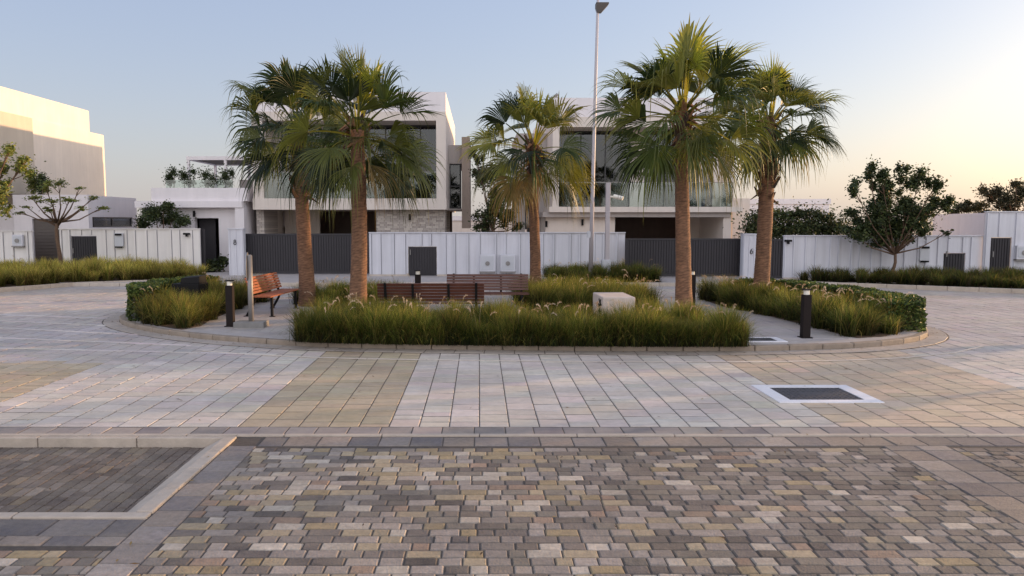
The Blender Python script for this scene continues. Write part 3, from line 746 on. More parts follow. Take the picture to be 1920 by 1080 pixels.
# cream side wall receding behind the right fence
cw = MB(); x0 = XW(1846, YR + .3); x1 = XW(1760, 34); zt = ZW(399, YR)
cw.poly([(x0, YR + .3, .1), (x0, YR + .3, zt), (x1, 34.5, zt), (x1, 34.5, .1), (x0 + .25, YR + .3, .1), (x0 + .25, YR + .3, zt), (x1 + .25, 34.5, zt), (x1 + .25, 34.5, .1)],
        [(0, 1, 2, 3), (7, 6, 5, 4), (0, 4, 5, 1), (1, 5, 6, 2), (2, 6, 7, 3)])
finish(cw.build('side_wall', M['white']), 'smooth pale wall running back behind the right fence, under dark treetops', 'wall')

def gate(px0, px1, Y, py0, label, name='sliding_gate'):
    x0, x1, z = XW(px0, Y), XW(px1, Y), ZW(py0, Y); t = empty(name, ((x0 + x1) / 2, Y, .1), 0, label, 'gate'); ox = t.location.x; h = z - .1
    f = MB(); f.box(x0 - ox, x0 - ox + .06, 0, .06, .03, h); f.box(x1 - ox - .06, x1 - ox, 0, .06, .03, h); f.box(x0 - ox + .061, x1 - ox - .061, 0, .06, h - .07, h); f.box(x0 - ox + .061, x1 - ox - .061, 0, .06, .03, .11)
    f.build('gate_frame', M['gate'], t)
    s = MB(); n = int((x1 - x0) / .1)
    for i in range(n):
        a = x0 - ox + .065 + (x1 - x0 - .13) * i / n; s.box(a, a + .07, .015, .045, .111, h - .071)
    s.box(x0 - ox + .065, x1 - ox - .065, .046, .052, .111, h - .071)
    s.build('slats', M['gate'], t); return t
gate(456, 692, YC + .9, 438, 'wide dark slatted driveway gate between the numbered white pillar and the middle fence')
gate(1173, 1393, YC - .6, 447, 'wide dark slatted driveway gate below the right villa, behind the tall palm')
gate(1443, 1469, YR + .05, 448, 'narrow dark pedestrian gate between a thick palm trunk and the right fence', 'pedestrian_gate')
gate(376, 384, YL + .2, 430, 'dark edge post of an open gate at the right end of the left fence', 'gate_post')
def pillar(px0, px1, Y, py0, digit, dpx, dpy, label):
    x0, x1, z = XW(px0, Y), XW(px1, Y), ZW(py0, Y); t = empty('gate_pillar', ((x0 + x1) / 2, Y, .1), 0, label, 'pillar'); ox = t.location.x
    m = MB(); m.box(x0 - ox, x1 - ox, 0, .3, -.05, z - .1)
    k = 0
    for k in range(3):
        a = x0 - ox + .02 + (x1 - x0 - .1) * k / 2; m.box(a, a + .05, -.03, -.001, 0, z - .13)
    m.build('column', M['panel'], t, bevel=.006); MB().box(x0 - ox - .015, x1 - ox + .015, -.045, .32, z - .1, z - .065).build('cap', M['panel'], t)
    d = MB(); cx = XW(dpx, Y) - ox; cz = ZW(dpy, Y) - .1
    def rng_(c, r):
        pts = [(cx + r * math.cos(a), -.045, c + r * 1.15 * math.sin(a)) for a in np.linspace(0, 2 * math.pi, 17)]
        d.tube(pts, .013, 6, cap=False)
    if digit == '8': rng_(cz + .045, .036); rng_(cz - .045, .045)
    else: rng_(cz - .035, .044); d.tube([(cx - .038, -.045, cz - .02), (cx - .026, -.045, cz + .045), (cx + .032, -.045, cz + .09)], .013, 6)
    d.build('house_number', M['black'], t)
pillar(428, 456, YC + .3, 430, '8', 441, 454, 'white ribbed gate pillar bearing a dark figure eight, left of the wide dark gate')
pillar(1394, 1418, YR + .4, 440, '6', 1409, 471, 'white gate pillar with a small dark number beside the thick right-hand palm trunk')

# wall fittings
def meter(px, pyt, pyb, Y, w, label, group=None):
    zt, zb = ZW(pyt, Y), ZW(pyb, Y); t = empty('meter_box', (XW(px, Y), Y - .04, zb), 0, label, 'meter box', group); h = zt - zb
    MB().box(-w / 2, w / 2, -.13, -.0, .03, h).build('cabinet', M['panel'], t, bevel=.008)
    MB().box(-w / 2 + .05, w / 2 - .05, -.142, -.131, .09, h - .06).build('door', M['kerb_w'], t, bevel=.004)
    d = MB(); n = 14
    d.tube([(0, -.146, h * .5), (0, -.165, h * .5)], .085, n); d.build('dial', M['steel'], t)
    MB().box(-w / 2 - .02, w / 2 + .02, -.16, .0, -.02, .029).build('ledge', M['steel'], t)
M['kerb_w'] = mat('light_grey_plastic', srgb(192, 194, 200), .5, .05)
meter(914, 477, 510, YC, .56, 'grey meter box with round dial on the middle fence, left one of the pair', 'meter boxes on the middle fence')
meter(952, 477, 510, YC, .56, 'grey meter box with round dial on the middle fence, right one of the pair', 'meter boxes on the middle fence')
meter(37, 440, 462, YL - .4, .4, 'small pale meter box on the fence at the far left edge, beside the shutter door')
meter(1915, 460, 487, YR - .15, .5, 'pale green meter box on the tall wall at the right edge')
def intercom(px, py, Y, label):
    t = empty('letter_box', (XW(px, Y), Y - .04, ZW(py, Y)), 0, label, 'letter box')
    MB().box(-.17, .17, -.08, 0, -.5, .02).build('box_body', M['kerb_w'], t, bevel=.006)
    MB().box(-.13, .13, -.12, -.081, -.07, .0).build('hood', M['black'], t); MB().box(-.14, .14, -.11, -.081, -.56, -.505).build('tray', M['black'], t)
intercom(225, 438, YL, 'pale letter box with dark hood and tray on the left fence, above the yellow grass')
intercom(1732, 462, YR, 'pale letter box with dark hood and tray on the right fence')
def flamp(px, py, Y, label):
    t = empty('fence_lamp', (XW(px, Y), Y - .04, ZW(py, Y)), 0, label, 'lamp')
    MB().box(-.12, .12, -.12, 0, -.02, .05).build('lamp_hood', M['black'], t, bevel=.01); MB().tube([(0, -.07, -.021), (0, -.07, -.1)], .045, 10).build('lamp_head', M['black'], t)
flamp(352, 439, YL, 'small black lamp at the top right end of the left fence')
flamp(1476, 452, YR, 'small black lamp at the top left end of the right fence')

# ------------------------------------------------------------------ vegetation builders
def frond_np(o, az, el, Lp, Rb, base, droop, nseg=32, twist=0.):
    d0 = Vector((math.cos(az) * math.cos(el), math.sin(az) * math.cos(el), math.sin(el)))
    g = Vector((0, 0, -1)); pts = []; p = Vector(o); d = d0.copy()
    for i in range(6):
        pts.append(p.copy()); p = p + d * Lp / 5 if i < 5 else p; d = (d + g * .07 * (1.2 - .4 * d.z)).normalized()
    p = pts[-1]; V = []; F = []; C = []
    s = d.cross(Vector((0, 0, 1)));
    if s.length < .1: s = Vector((math.sin(az), -math.cos(az), 0))
    s.normalize(); n = s.cross(d).normalized()
    if twist: rot = Matrix.Rotation(twist, 3, d); s = rot @ s; n = rot @ n
    # petiole
    for i, q in enumerate(pts):
        w = .035 * (1 - .12 * i); V += [tuple(q - s * w), tuple(q + n * w * .5), tuple(q + s * w)]
        pc = (base[0] * 1.5 + .03, base[1] * 1.25 + .02, base[2]); C += [(*pc, 1)] * 3
        if i: a = (i - 1) * 3; F += [(a, a + 1, a + 4, a + 3), (a + 1, a + 2, a + 5, a + 4)]
    T = [0.03, .22, .42, .58, .72, .86, 1.0]; half = R_(random.uniform(58, 112)); dphi = 2 * half / nseg
    fold = random.choice([.3, .5, .7, 1.0, 1.3]) * random.uniform(.9, 1.2)
    for k in range(nseg):
        ph = -half + (k + .5) * dphi; wob = random.uniform(-.02, .02)
        dr = d * math.cos(ph + wob) + s * math.sin(ph + wob) + n * fold * abs(math.sin(ph)) * .9; dr.normalize()
        L = Rb * (.70 + .30 * math.cos(ph * .75)) * random.uniform(.88, 1.08)
        tan = (s * math.cos(ph) - d * math.sin(ph)).normalized(); b = len(V)
        dd = droop * random.uniform(.6, 1.5); shade = random.uniform(.8, 1.2)
        bend = random.random() < .12
        sp = random.uniform(.44, .62)
        for t in T:
            sag = dd * (t ** 2.6) * .55 + (max(0, t - .62) * (1.6 if bend else .45) * (.4 + dd))
            q = p + dr * L * (t - .25 * sag * t) + g * L * sag * .75
            wf = t * L * math.tan(dphi / 2) * 1.06
            w = wf if t <= sp else sp * L * math.tan(dphi / 2) * max(.0, (1 - (t - sp) / (1 - sp))) ** 1.05 * .8 + .0010
            V += [tuple(q - tan * w), tuple(q + n * (w * .55)), tuple(q + tan * w)]
            f = shade * (1.0 if t < .8 else 1.0); yl = max(0, t - .7) * 1.4
            C += [(base[0] * f * (1 + yl * .9) + yl * .05, base[1] * f * (1 + yl * .25) + yl * .03, base[2] * f, 1)] * 3
        for i in range(len(T) - 1):
            a = b + i * 3; F += [(a, a + 1, a + 4, a + 3), (a + 1, a + 2, a + 5, a + 4)]
    return V, F, C
def palm(px_base, Yb, py_top, px_top, crown_r, nf, label, r0, r1, seed, boots=.5, lean=0, dense=1., low=-1.0, squash=1.0):
    random.seed(seed)
    bx_ = XW(px_base, Yb, 560); tx = XW(px_top, Yb, 300); H = ZW(py_top, Yb)
    t = empty('palm_tree', (bx_, Yb, .1), 0, label, 'palm tree', 'fan palms on the planted island')
    # trunk
    n = 20; m = 240; V = []; F = []; C = []; Hh = H - .1
    for i in range(m + 1):
        u = i / m; z = u * Hh; cx = (tx - bx_) * (u ** 1.15) + .02 * math.sin(u * 5 + seed); cy = .03 * math.sin(u * 4)
        r = r0 + (r1 - r0) * u ** .8 + (.05 * math.exp(-u * 14)); ph = (z / .085) % 1.0
        for k in range(n):
            a = 2 * math.pi * k / n; ph = (z / .062 + .12 * math.sin(a * 2 + z * 3) + noise.noise(Vector((math.cos(a) * 1.5, math.sin(a) * 1.5 + seed, z * 3))) * .9) % 1.0
            rr = r * (1 + .04 * (ph - .5) + .06 * noise.noise(Vector((math.cos(a) * 2, math.sin(a) * 2, z * 3 + seed))))
            V.append((cx + rr * math.cos(a), cy + rr * math.sin(a), z))
            dk = .58 if ph < .25 else 1.0; q = noise.noise(Vector((math.cos(a) * 3, math.sin(a) * 3, z * 14 + seed * 3)))
            b = np.array(srgb(126, 92, 70)[:3]) * dk * (1 + .28 * q) * (.75 + .5 * random.random()); C.append((*b, 1))
    for i in range(m):
        for k in range(n):
            a = i * n + k; b = i * n + (k + 1) % n; F.append((a, b, b + n, a + n))
    tr = link('trunk', np_mesh('trunk', V, F, C), M['palmbark'], t, True)
    # leaf bases (boots) just under the crown
    V, F, C = [], [], []
    nb = int(70 * boots + 20)
    for i in range(nb):
        u = random.random(); z = Hh - u * (boots * 1.5 + .25) + .15; a = random.random() * 2 * math.pi; uu = min(1, z / Hh)
        cx = (tx - bx_) * (uu ** 1.15); r = r1 * 1.0; L = random.uniform(.14, .34); w = random.uniform(.03, .055)
        o = Vector((cx + r * math.cos(a), r * math.sin(a), z)); d = Vector((math.cos(a) * .6, math.sin(a) * .6, .9 if random.random() < .7 else -.4)).normalized(); s = Vector((-math.sin(a), math.cos(a), 0)); nn = s.cross(d)
        b = len(V); e = o + d * L
        V += [tuple(o - s * w * 1.6), tuple(o + s * w * 1.6), tuple(o + nn * w), tuple(o - nn * w), tuple(e - s * w * .5), tuple(e + s * w * .5), tuple(e + nn * w * .3), tuple(e - nn * w * .3)]
        F += [(b, b + 2, b + 6, b + 4), (b + 2, b + 1, b + 5, b + 6), (b + 1, b + 3, b + 7, b + 5), (b + 3, b, b + 4, b + 7), (b + 4, b + 6, b + 5, b + 7)]
        c = np.array(random.choice([srgb(92, 66, 48), srgb(132, 92, 62), srgb(70, 54, 44)])[:3]) * random.uniform(.7, 1.2); C += [(*c, 1)] * 8
    link('leaf_bases', np_mesh('leaf_bases', V, F, C), M['palmbark'], t)
    # crown
    V, F, C = [], [], []; top = Vector((tx - bx_, 0, Hh + .12)); greens = [srgb(76, 90, 38), srgb(58, 72, 34), srgb(98, 104, 44), srgb(46, 60, 32), srgb(120, 122, 52)]
    for i in range(nf):
        u = (i + .5) / nf; az = i * 2.39996 + random.uniform(-.3, .3)
        el = R_(84) - (R_(84) - R_(62) * low) * u ** .9 if low >= 0 else R_(84) + (low * R_(58) - R_(84)) * u ** .85
        el += random.uniform(-.30, .30); el = min(el, R_(86))
        Lp = crown_r * random.uniform(.26, .60) * (.8 + .35 * math.sin(u * math.pi)); Rb = crown_r * random.uniform(.50, .76) * (1 - .15 * u) * (.9 if u < .15 else 1)
        dr = .16 + .55 * u + random.uniform(-.1, .25)
        g = np.array(random.choice(greens)[:3]) * random.uniform(.75, 1.15)
        if u > .84 and random.random() < .3: g = np.array(random.choice([srgb(128, 108, 62), srgb(112, 86, 58), srgb(136, 128, 66)])[:3])
        if u < .12 and random.random() < .6: g = np.array(srgb(150, 152, 50)[:3])
        o = top + Vector((math.cos(az) * r1 * .5, math.sin(az) * r1 * .5, -.45 * u * squash))
        v, f, c = frond_np(o, az, el, Lp, Rb, g, dr, 34, random.uniform(-.9, .9))
        b = len(V); V += v; F += [tuple(k + b for k in q) for q in f]; C += c
    link('crown', np_mesh('crown', V, F, C), M['palmleaf'], t)
    return t
palm(576, 18.6, 250, 562, 1.88, 42, 'fan palm with a tangled dark crown, leftmost of the palms, before the dark gate', .195, .15, 21, boots=1.0, low=-.22)
palm(672, 15.4, 244, 672, 1.68, 46, 'fan palm with smooth orange trunk and yellowish upright fronds, just left of the wooden benches', .185, .135, 5, boots=.15, low=-.5)
palm(1003, 19.6, 276, 1000, 1.72, 38, 'slim fan palm in the middle, beside the right end of the back bench', .15, .115, 233, boots=.45, low=-.5)
palm(1281, 15.8, 209, 1278, 1.84, 50, 'tallest fan palm, rising from the front grass near the white concrete block', .175, .125, 208, boots=.35, low=-.40)
palm(1427, 18.6, 232, 1440, 1.68, 42, 'fan palm with a thick dark shaggy neck, rightmost of the palms', .19, .165, 213, boots=1.15, low=-.32)

def leaf_cloud(centres, radii, n, size, cols, shell=.35, flat=1.0, seed=1):
    r = np.random.default_rng(seed); centres = np.array(centres, float); radii = np.array(radii, float)
    if radii.ndim == 1: radii = np.stack([radii] * 3, 1)
    vol = radii.prod(1) ** .7; idx = r.choice(len(centres), n, p=vol / vol.sum())
    d = r.normal(size=(n, 3)); d /= np.linalg.norm(d, axis=1, keepdims=True); rad = np.abs(r.normal(0, .62, n)) if shell < .5 else r.random(n) ** shell
    lump = 1 + .25 * np.sin(d[:, 0] * 7 + idx) * np.sin(d[:, 1] * 6 + idx * 2) * np.cos(d[:, 2] * 6)
    P = centres[idx] + d * radii[idx] * (rad * lump)[:, None]
    # leaf quads (diamond-like, folded)
    a = r.normal(size=(n, 3)); a[:, 2] = a[:, 2] * .6 * flat - .15; a /= np.linalg.norm(a, axis=1, keepdims=True)
    b = np.cross(a, r.normal(size=(n, 3))); b /= np.linalg.norm(b, axis=1, keepdims=True)
    s = (size * (.6 + .8 * r.random(n)))[:, None]
    nn = np.cross(a, b)
    V = np.stack([P - a * s * .5, P - b * s * .28 + nn * s * .08, P + a * s * .55, P + b * s * .28 + nn * s * .08], 1)
    F = np.arange(n * 4).reshape(n, 4); cc = np.array([c[:3] for c in cols])[r.integers(0, len(cols), n)] * (1 + r.normal(0, .18, (n, 1)))
    # clumps of lighter and darker leaves
    cl = np.array([noise.noise(Vector(p * 1.6)) for p in P]) * .5
    cc = np.clip(cc * (1 + cl[:, None]), .004, .8)
    C = np.repeat(np.hstack([cc, np.ones((n, 1))])[:, None], 4, 1)
    return V.reshape(-1, 3), F, C.reshape(-1, 4)
def tree(name, base, trunk_top, blobs, nleaf, size, cols, label, cat='tree', group=None, r0=.09, seed=1, flat=1., sub=3, shell=.45):
    random.seed(seed); base = Vector(base); t = empty(name, base, 0, label, cat, group); m = MB(); tt = Vector(trunk_top) - base
    pts = []; n = 6
    for i in range(n + 1):
        u = i / n; pts.append(tt * u + Vector((.04 * math.sin(u * 6 + seed), .03 * math.cos(u * 5), 0)) * (1 if 0 < i < n else 0))
    m.tube(pts, [r0 * (1.25 if i == 0 else 1 - .35 * i / n) for i in range(n + 1)], 8)
    C_, R2 = [], []
    for (c, r) in blobs:
        c = Vector(c) - base; mid = tt * .98 + (c - tt) * .5 + Vector((random.uniform(-.1, .1), random.uniform(-.1, .1), -.08 * (c - tt).length)); br = r0 * .5
        m.tube([tt * random.uniform(.9, .99), mid, c], [br, br * .6, br * .25], 6)
        rr = np.array(r if hasattr(r, '__len__') else (r, r, r), float)
        for k in range(sub):
            e = c + Vector([random.uniform(-.75, .75) * q for q in rr]); m.tube([mid.lerp(c, .6), e], [br * .3, br * .1], 5)
            C_.append(tuple(e)); R2.append(rr * random.uniform(.3, .62))
        C_.append(tuple(c)); R2.append(rr * .62)
    m.build('trunk', M['bark'], t, smooth=True)
    V, F, C = leaf_cloud(C_, R2, nleaf, size, cols, shell, flat, seed)
    link('crown', np_mesh('crown', V, F, C), M['leaf'], t)
    return t
DG = [srgb(58, 70, 42), srgb(70, 82, 46), srgb(48, 60, 38), srgb(84, 92, 52)]
def PB(lst, Y, js=.5, ysc=1.0):
    out = []
    for (px, py, rx, ry) in lst:
        k = Y / FPX; c = W(px, py, Y + random.uniform(-js, js)); out.append((tuple(c), (rx * k, max(rx, ry) * k * ysc, ry * k)))
    return out
random.seed(3)
Yt = 25.9
bl = PB([(1600, 352, 14, 22), (1628, 330, 14, 24), (1652, 330, 14, 30), (1665, 345, 20, 25), (1690, 335, 16, 26), (1728, 330, 16, 30), (1755, 345, 16, 26), (1640, 385, 34, 24), (1700, 385, 40, 28), (1745, 388, 30, 24), (1600, 400, 24, 22),
         (1600, 440, 22, 18), (1650, 425, 40, 26), (1700, 425, 36, 26), (1668, 455, 30, 10), (1730, 430, 22, 14), (1625, 432, 34, 20), (1690, 440, 34, 18), (1655, 402, 34, 20), (1720, 408, 30, 20), (1775, 437, 10, 8), (1772, 382, 12, 18)], Yt, .7)
tree('broadleaf_tree', G(1681, 530, .1).to_tuple()[:1] + (Yt, .1), W(1679, 474, Yt), bl, 36000, .098, DG, 'small dark leafy tree with a slim trunk in front of the right fence', r0=.065, seed=4, sub=4)
bl = PB([(905, 330, 24, 34), (930, 370, 30, 36), (915, 405, 32, 30), (955, 405, 22, 26), (895, 300, 14, 20), (935, 320, 20, 24), (970, 425, 14, 14), (900, 425, 18, 14)], 31, .5)
tree('broadleaf_tree', (XW(925, 31), 31, 0), W(925, 430, 31), bl, 16000, .095, DG + [srgb(72, 60, 40)], 'dark bushy tree filling the gap between the two villas, behind the middle fence', r0=.08, seed=9)
bl = PB([(1890, 372, 26, 26), (1860, 372, 20, 20), (1915, 360, 20, 26), (1850, 362, 12, 10), (1940, 375, 30, 30), (1905, 345, 12, 10)], 34, .6)
tree('broadleaf_tree', (XW(1900, 34), 34, 0), W(1900, 400, 34), bl, 12000, .10, [srgb(60, 60, 40), srgb(74, 68, 46), srgb(50, 52, 38)], 'dark treetop rising over the tall wall at the right edge', r0=.1, seed=10)
bl = PB([(1800, 388, 18, 12), (1830, 392, 22, 10), (1790, 400, 14, 10), (1815, 380, 10, 7)], 36, .6)
tree('broadleaf_tree', (XW(1810, 36), 36, 0), W(1810, 410, 36), bl, 6000, .10, [srgb(60, 62, 40), srgb(74, 72, 46)], 'low dark treetop just above the pale side wall right of the small leafy tree', r0=.08, seed=12)
for k, (tx_, ty_) in enumerate([(15.5, 13.2), (19.5, 17.2)]):  # two unseen trees added to dapple the ground with shade
    bl = [((tx_ + random.uniform(-1.3, 1.3), ty_ + random.uniform(-1.3, 1.3), random.uniform(2.0, 4.6)), random.uniform(.35, .65)) for _ in range(11)]
    tree('broadleaf_tree', (tx_, ty_, 0), (tx_, ty_, 1.5), bl, 9000, .10, DG, ['leafy roadside tree nearer the camera, beyond the right edge of the view', 'leafy roadside tree farther back, beyond the right edge of the view'][k], r0=.08, seed=80 + k)
# flat-topped sparse tree at left, and the lit branch tips at the very left edge
YG = [srgb(128, 132, 60), srgb(104, 116, 54), srgb(150, 146, 72), srgb(84, 98, 50)]
bl = PB([(110, 345, 24, 10), (85, 352, 16, 12), (150, 352, 12, 5), (60, 372, 22, 5), (178, 370, 16, 5), (50, 388, 14, 4), (130, 375, 24, 6), (190, 390, 14, 6), (100, 378, 22, 8), (95, 395, 18, 8), (155, 392, 16, 5), (40, 398, 12, 4)], 28.2, .6)
tree('flat_topped_tree', (XW(110, 28.2), 28.2, .1), W(107, 415, 28.2), bl, 4200, .07, YG, 'thin sparse flat-topped tree standing in the yellow grass before the left fence', r0=.085, seed=6, flat=.3, sub=2)
bl = PB([(20, 280, 20, 18), (40, 310, 24, 20), (8, 315, 20, 16), (0, 365, 18, 22), (12, 395, 16, 16), (50, 300, 14, 12), (-30, 330, 40, 60), (-70, 300, 50, 50), (10, 345, 16, 12)], 22, .6)
tree('broadleaf_tree', (XW(-60, 22), 22, 0), W(-55, 420, 22), bl, 11000, .085, YG, 'yellow-green sunlit branches of a tree reaching in from the left edge', r0=.1, seed=16, flat=.8)
bl = PB([(290, 402, 30, 20), (325, 405, 30, 20), (265, 415, 20, 16), (345, 418, 18, 14), (305, 390, 20, 12)], 30.8, .3)
tree('garden_shrub', (XW(305, 30.8), 30.8, 0), W(305, 440, 30.8), bl, 11000, .085, DG, 'round dark green shrub rising over the left fence before the guest house', 'shrub', r0=.06, seed=18)
def shrub_row(name, lst, Y, n, size, label, seed, cols=DG, z0=None, mat_='leaf', group=None, cat='plant'):
    random.seed(seed); bl = PB(lst, Y, .25); base = Vector((bl[0][0][0], Y, z0 if z0 is not None else .1)); t = empty(name, base, 0, label, cat, group)
    cs = [tuple(Vector(c) - base) for c, r in bl]; V, F, C = leaf_cloud(cs, [r for c, r in bl], n, size, cols, .4, 1, seed)
    link('foliage', np_mesh('foliage', V, F, C), M['leaf'], t)
    for c in cs[:14]: MB().tube([(c[0], c[1], 0), (c[0] + .05, c[1], c[2])], [.02, .008], 5).build('stem', M['bark'], t)
zt_ = ZW(352, 31.6)
for i, (l, lab) in enumerate([([(318, 335, 9, 15), (325, 322, 8, 9)], 'leftmost bushy plant on the roof terrace of the guest house'),
    ([(345, 330, 14, 16), (362, 322, 10, 10), (355, 342, 12, 10)], 'dense dark plant on the roof terrace, between the left post and the first plant'),
    ([(385, 328, 14, 14), (400, 338, 14, 12), (390, 344, 12, 8)], 'wide dark plant in the middle of the roof terrace under the pergola'),
    ([(422, 330, 10, 17), (434, 325, 7, 10), (430, 344, 8, 8)], 'rightmost thin plant on the roof terrace by the second pergola post')]):
    shrub_row('terrace_plant', l, 33.0, 1500, .08, lab, 50 + i, DG, zt_, group='plants on the roof terrace')
random.seed(5)
shrub_row('hedge', [(x, 428 + random.uniform(-4, 4), 26, 32) for x in range(1410, 1580, 18)] + [(x, 404 + random.uniform(-5, 5), 18, 14) for x in range(1415, 1565, 14)], 28.6, 16000, .10,
          'tall dark hedge behind the pedestrian gate and the right fence', 60, DG + [srgb(86, 84, 46)], cat='hedge')
shrub_row('yucca_clump', [(400, 498, 22, 12), (418, 488, 10, 10), (390, 505, 16, 8)], 30.9, 1600, .16, 'low dark plants in the open gateway below the guest house', 61, DG)
# climbing green panel + conical shrub beside the left villa
shrub_row('conical_shrub', [(78, 350, 9, 20), (78, 335, 7, 14)], 31.9, 1800, .09, 'dark rounded shrub on the annex roof against the left villa wall', 62, DG, ZW(365, 31.2))
shrub_row('yellow_shrub', [(62, 345, 7, 22), (58, 330, 6, 16)], 31.9, 1500, .09, 'yellow-green upright shrub on the annex roof next to the dark rounded one', 63, YG, ZW(365, 31.2))

# ---- fountain grass
def poly_sample(poly, spacing, seed):
    r = np.random.default_rng(seed); poly = np.array(poly, float); lo, hi = poly.min(0), poly.max(0)
    xs = np.arange(lo[0], hi[0], spacing); ys = np.arange(lo[1], hi[1], spacing * .87); pts = []
    for j, y in enumerate(ys):
        for x in xs: pts.append((x + (j % 2) * spacing / 2 + r.normal(0, spacing * .18), y + r.normal(0, spacing * .18)))
    pts = np.array(pts); return pts[inside(pts, poly)]
GC = np.array([srgb(82, 92, 36)[:3], srgb(108, 112, 48)[:3], srgb(56, 72, 30)[:3], srgb(150, 134, 72)[:3], srgb(94, 74, 46)[:3]])
def grass(name, pts, H, nb, width, label, seed, plume=.15, z=.1, cw=None, spread=1.0, tone=1.0, plume_n=3):
    r = np.random.default_rng(seed); K = len(pts); n = K * nb; cid = np.repeat(np.arange(K), nb)
    ch = H * (.62 + .68 * r.random(K)); dens = r.random(K)
    base = np.zeros((n, 3)); base[:, :2] = pts[cid] + r.normal(0, .06, (n, 2)); base[:, 2] = z
    az = r.random(n) * 2 * np.pi; lean = np.abs(r.normal(0, .42, n)) * spread + .08; lean = np.minimum(lean, 1.25)
    L = ch[cid] * (.7 + .45 * r.random(n)) * (1 + .12 * lean)
    out = np.stack([np.cos(az), np.sin(az), np.zeros(n)], 1); side = np.stack([-np.sin(az), np.cos(az), np.zeros(n)], 1)
    T = [0, .4, .75, 1.0]; Wd = [1, .9, .55, .06]; V = np.zeros((n, 8, 3))
    rnd = r.normal(0, .03, (n, 2)); fl = r.uniform(-1, 1, (n, 1))
    face = side * np.cos(fl) + out * np.sin(fl)
    for i, t in enumerate(T):
        a = lean * (.3 + 1.0 * t); p = base + out * (L * t * np.sin(a))[:, None]; p[:, 2] += L * t * np.cos(a * .92)
        p[:, :2] += rnd * t
        w = (width * Wd[i] * .5) * face; V[:, 2 * i] = p - w; V[:, 2 * i + 1] = p + w
    F = (np.array([[0, 1, 3, 2], [2, 3, 5, 4], [4, 5, 7, 6]])[None] + (np.arange(n) * 8)[:, None, None]).reshape(-1, 4)
    w = np.array(cw if cw is not None else [3, 3, 3, 1.6, 1.2]); w = w / w.sum(); ci = r.choice(5, n, p=w)
    cc = GC[ci] * (1 + r.normal(0, .15, (n, 1))) * (.6 + .8 * dens[cid])[:, None] * tone
    C = np.ones((n, 8, 4)); g = np.array([.24, .5, 1.1, 1.6]); tint = np.array([[1, 1, 1], [1, 1, 1], [1.05, 1.03, .9], [1.15, 1.08, .85]])  # brown thatch at the base, with base shade and lit tops painted in
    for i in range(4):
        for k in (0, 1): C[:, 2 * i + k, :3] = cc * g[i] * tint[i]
    V = V.reshape(-1, 3); C = np.clip(C.reshape(-1, 4), .004, 1)
    # plumes
    if plume:
        pv, pf, pc = [], [], []
        for q in pts:
            if r.random() > plume: continue
            for _ in range(r.integers(1, plume_n + 1)):
                a0 = r.random() * 6.28; ln = r.uniform(.1, .6); h = H * r.uniform(1.0, 1.3); PL = r.uniform(.12, .2)
                o = np.array([math.cos(a0), math.sin(a0), 0.]); s = np.array([-math.sin(a0), math.cos(a0), 0.]); b0 = np.array([q[0], q[1], z])
                cs = []
                for t in np.linspace(0, 1, 4): an = ln * (.4 + .6 * t); cs.append(b0 + o * h * t * math.sin(an) + np.array([0, 0, h * t * math.cos(an)]))
                dv = cs[-1] - cs[-2]; dv = dv / np.linalg.norm(dv); k0 = len(pv)
                for i, p in enumerate(cs): pv += [p - s * .0022, p + s * .0022]; pc += [(.3, .25, .13, 1)] * 2
                for i in range(3): pf.append((k0 + 2 * i, k0 + 2 * i + 1, k0 + 2 * i + 3, k0 + 2 * i + 2))
                cpt = cs[-1]; col = np.array(random.choice([srgb(206, 186, 160), srgb(186, 160, 132), srgb(216, 200, 182)])[:3]) * r.uniform(.7, 1.05)
                for i in range(46):      # bristles make the bottle-brush head
                    u = r.random(); bend = dv + o * .9 * u * .5 - np.array([0, 0, .5 * u * u]); c0 = cpt + bend * PL * u
                    rd = r.normal(size=3); rd /= np.linalg.norm(rd); rd = rd * .022 * math.sin(math.pi * (.12 + .84 * u)) + dv * .02
                    sd_ = np.cross(rd, r.normal(size=3)); sd_ = sd_ / np.linalg.norm(sd_) * .0035; k = len(pv)
                    pv += [c0 - sd_, c0 + sd_, c0 + rd + sd_ * .3, c0 + rd - sd_ * .3]; pc += [(*col, 1)] * 4; pf.append((k, k + 1, k + 2, k + 3))
        if pv: F = np.vstack([F, np.array(pf) + len(V)]); V = np.vstack([V, np.array(pv)]); C = np.vstack([C, np.array(pc)])
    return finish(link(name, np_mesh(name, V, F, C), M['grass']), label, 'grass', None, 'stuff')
def soil(poly, z=.106):
    me = bpy.data.meshes.new('planting_soil'); me.from_pydata([(x, y, z) for x, y in poly], [], [tuple(range(len(poly)))]); me.update()
    o = link('planting_soil', me, M['soil']); o['kind'] = 'structure'; return o
def kerbpts(x0, x1, d=-.2, n=14):
    s = np.linspace(0, LEN, 600, endpoint=False); P = off(s, d); P = P[(P[:, 1] < 16.5)]; P = P[P[:, 0].argsort()]; xs = np.linspace(x0, x1, n)
    return [(x, float(np.interp(x, P[:, 0], P[:, 1]))) for x in xs]
bx0_ = XW(357, 16.9, 550)
front = kerbpts(-3.15, 4.5, -.03) + [(4.55, 13.6), (4.1, 14.3), (2.8, 14.35), (.4, 14.2), (-1.6, 14.4), (-1.9, 15.6), (-2.9, 15.8), (-3.3, 14.2)]
left = kerbpts(-6.9, -5.75, -.2, 5) + [(-5.55, 15.0), (-5.7, 16.0), (-5.75, 18.8), (-5.4, 20.2), (-6.3, 19.9), (-7.0, 18.7), (-7.0, 16.2)]
backl = [(-4.7, 18.9), (-2.2, 17.4), (-1.6, 18.4), (-1.7, 20.4), (-4.6, 20.3)]
backr = [(1.35, 17.0), (3.6, 17.0), (4.2, 17.8), (4.2, 20.3), (1.2, 20.7), (.9, 18.8)]
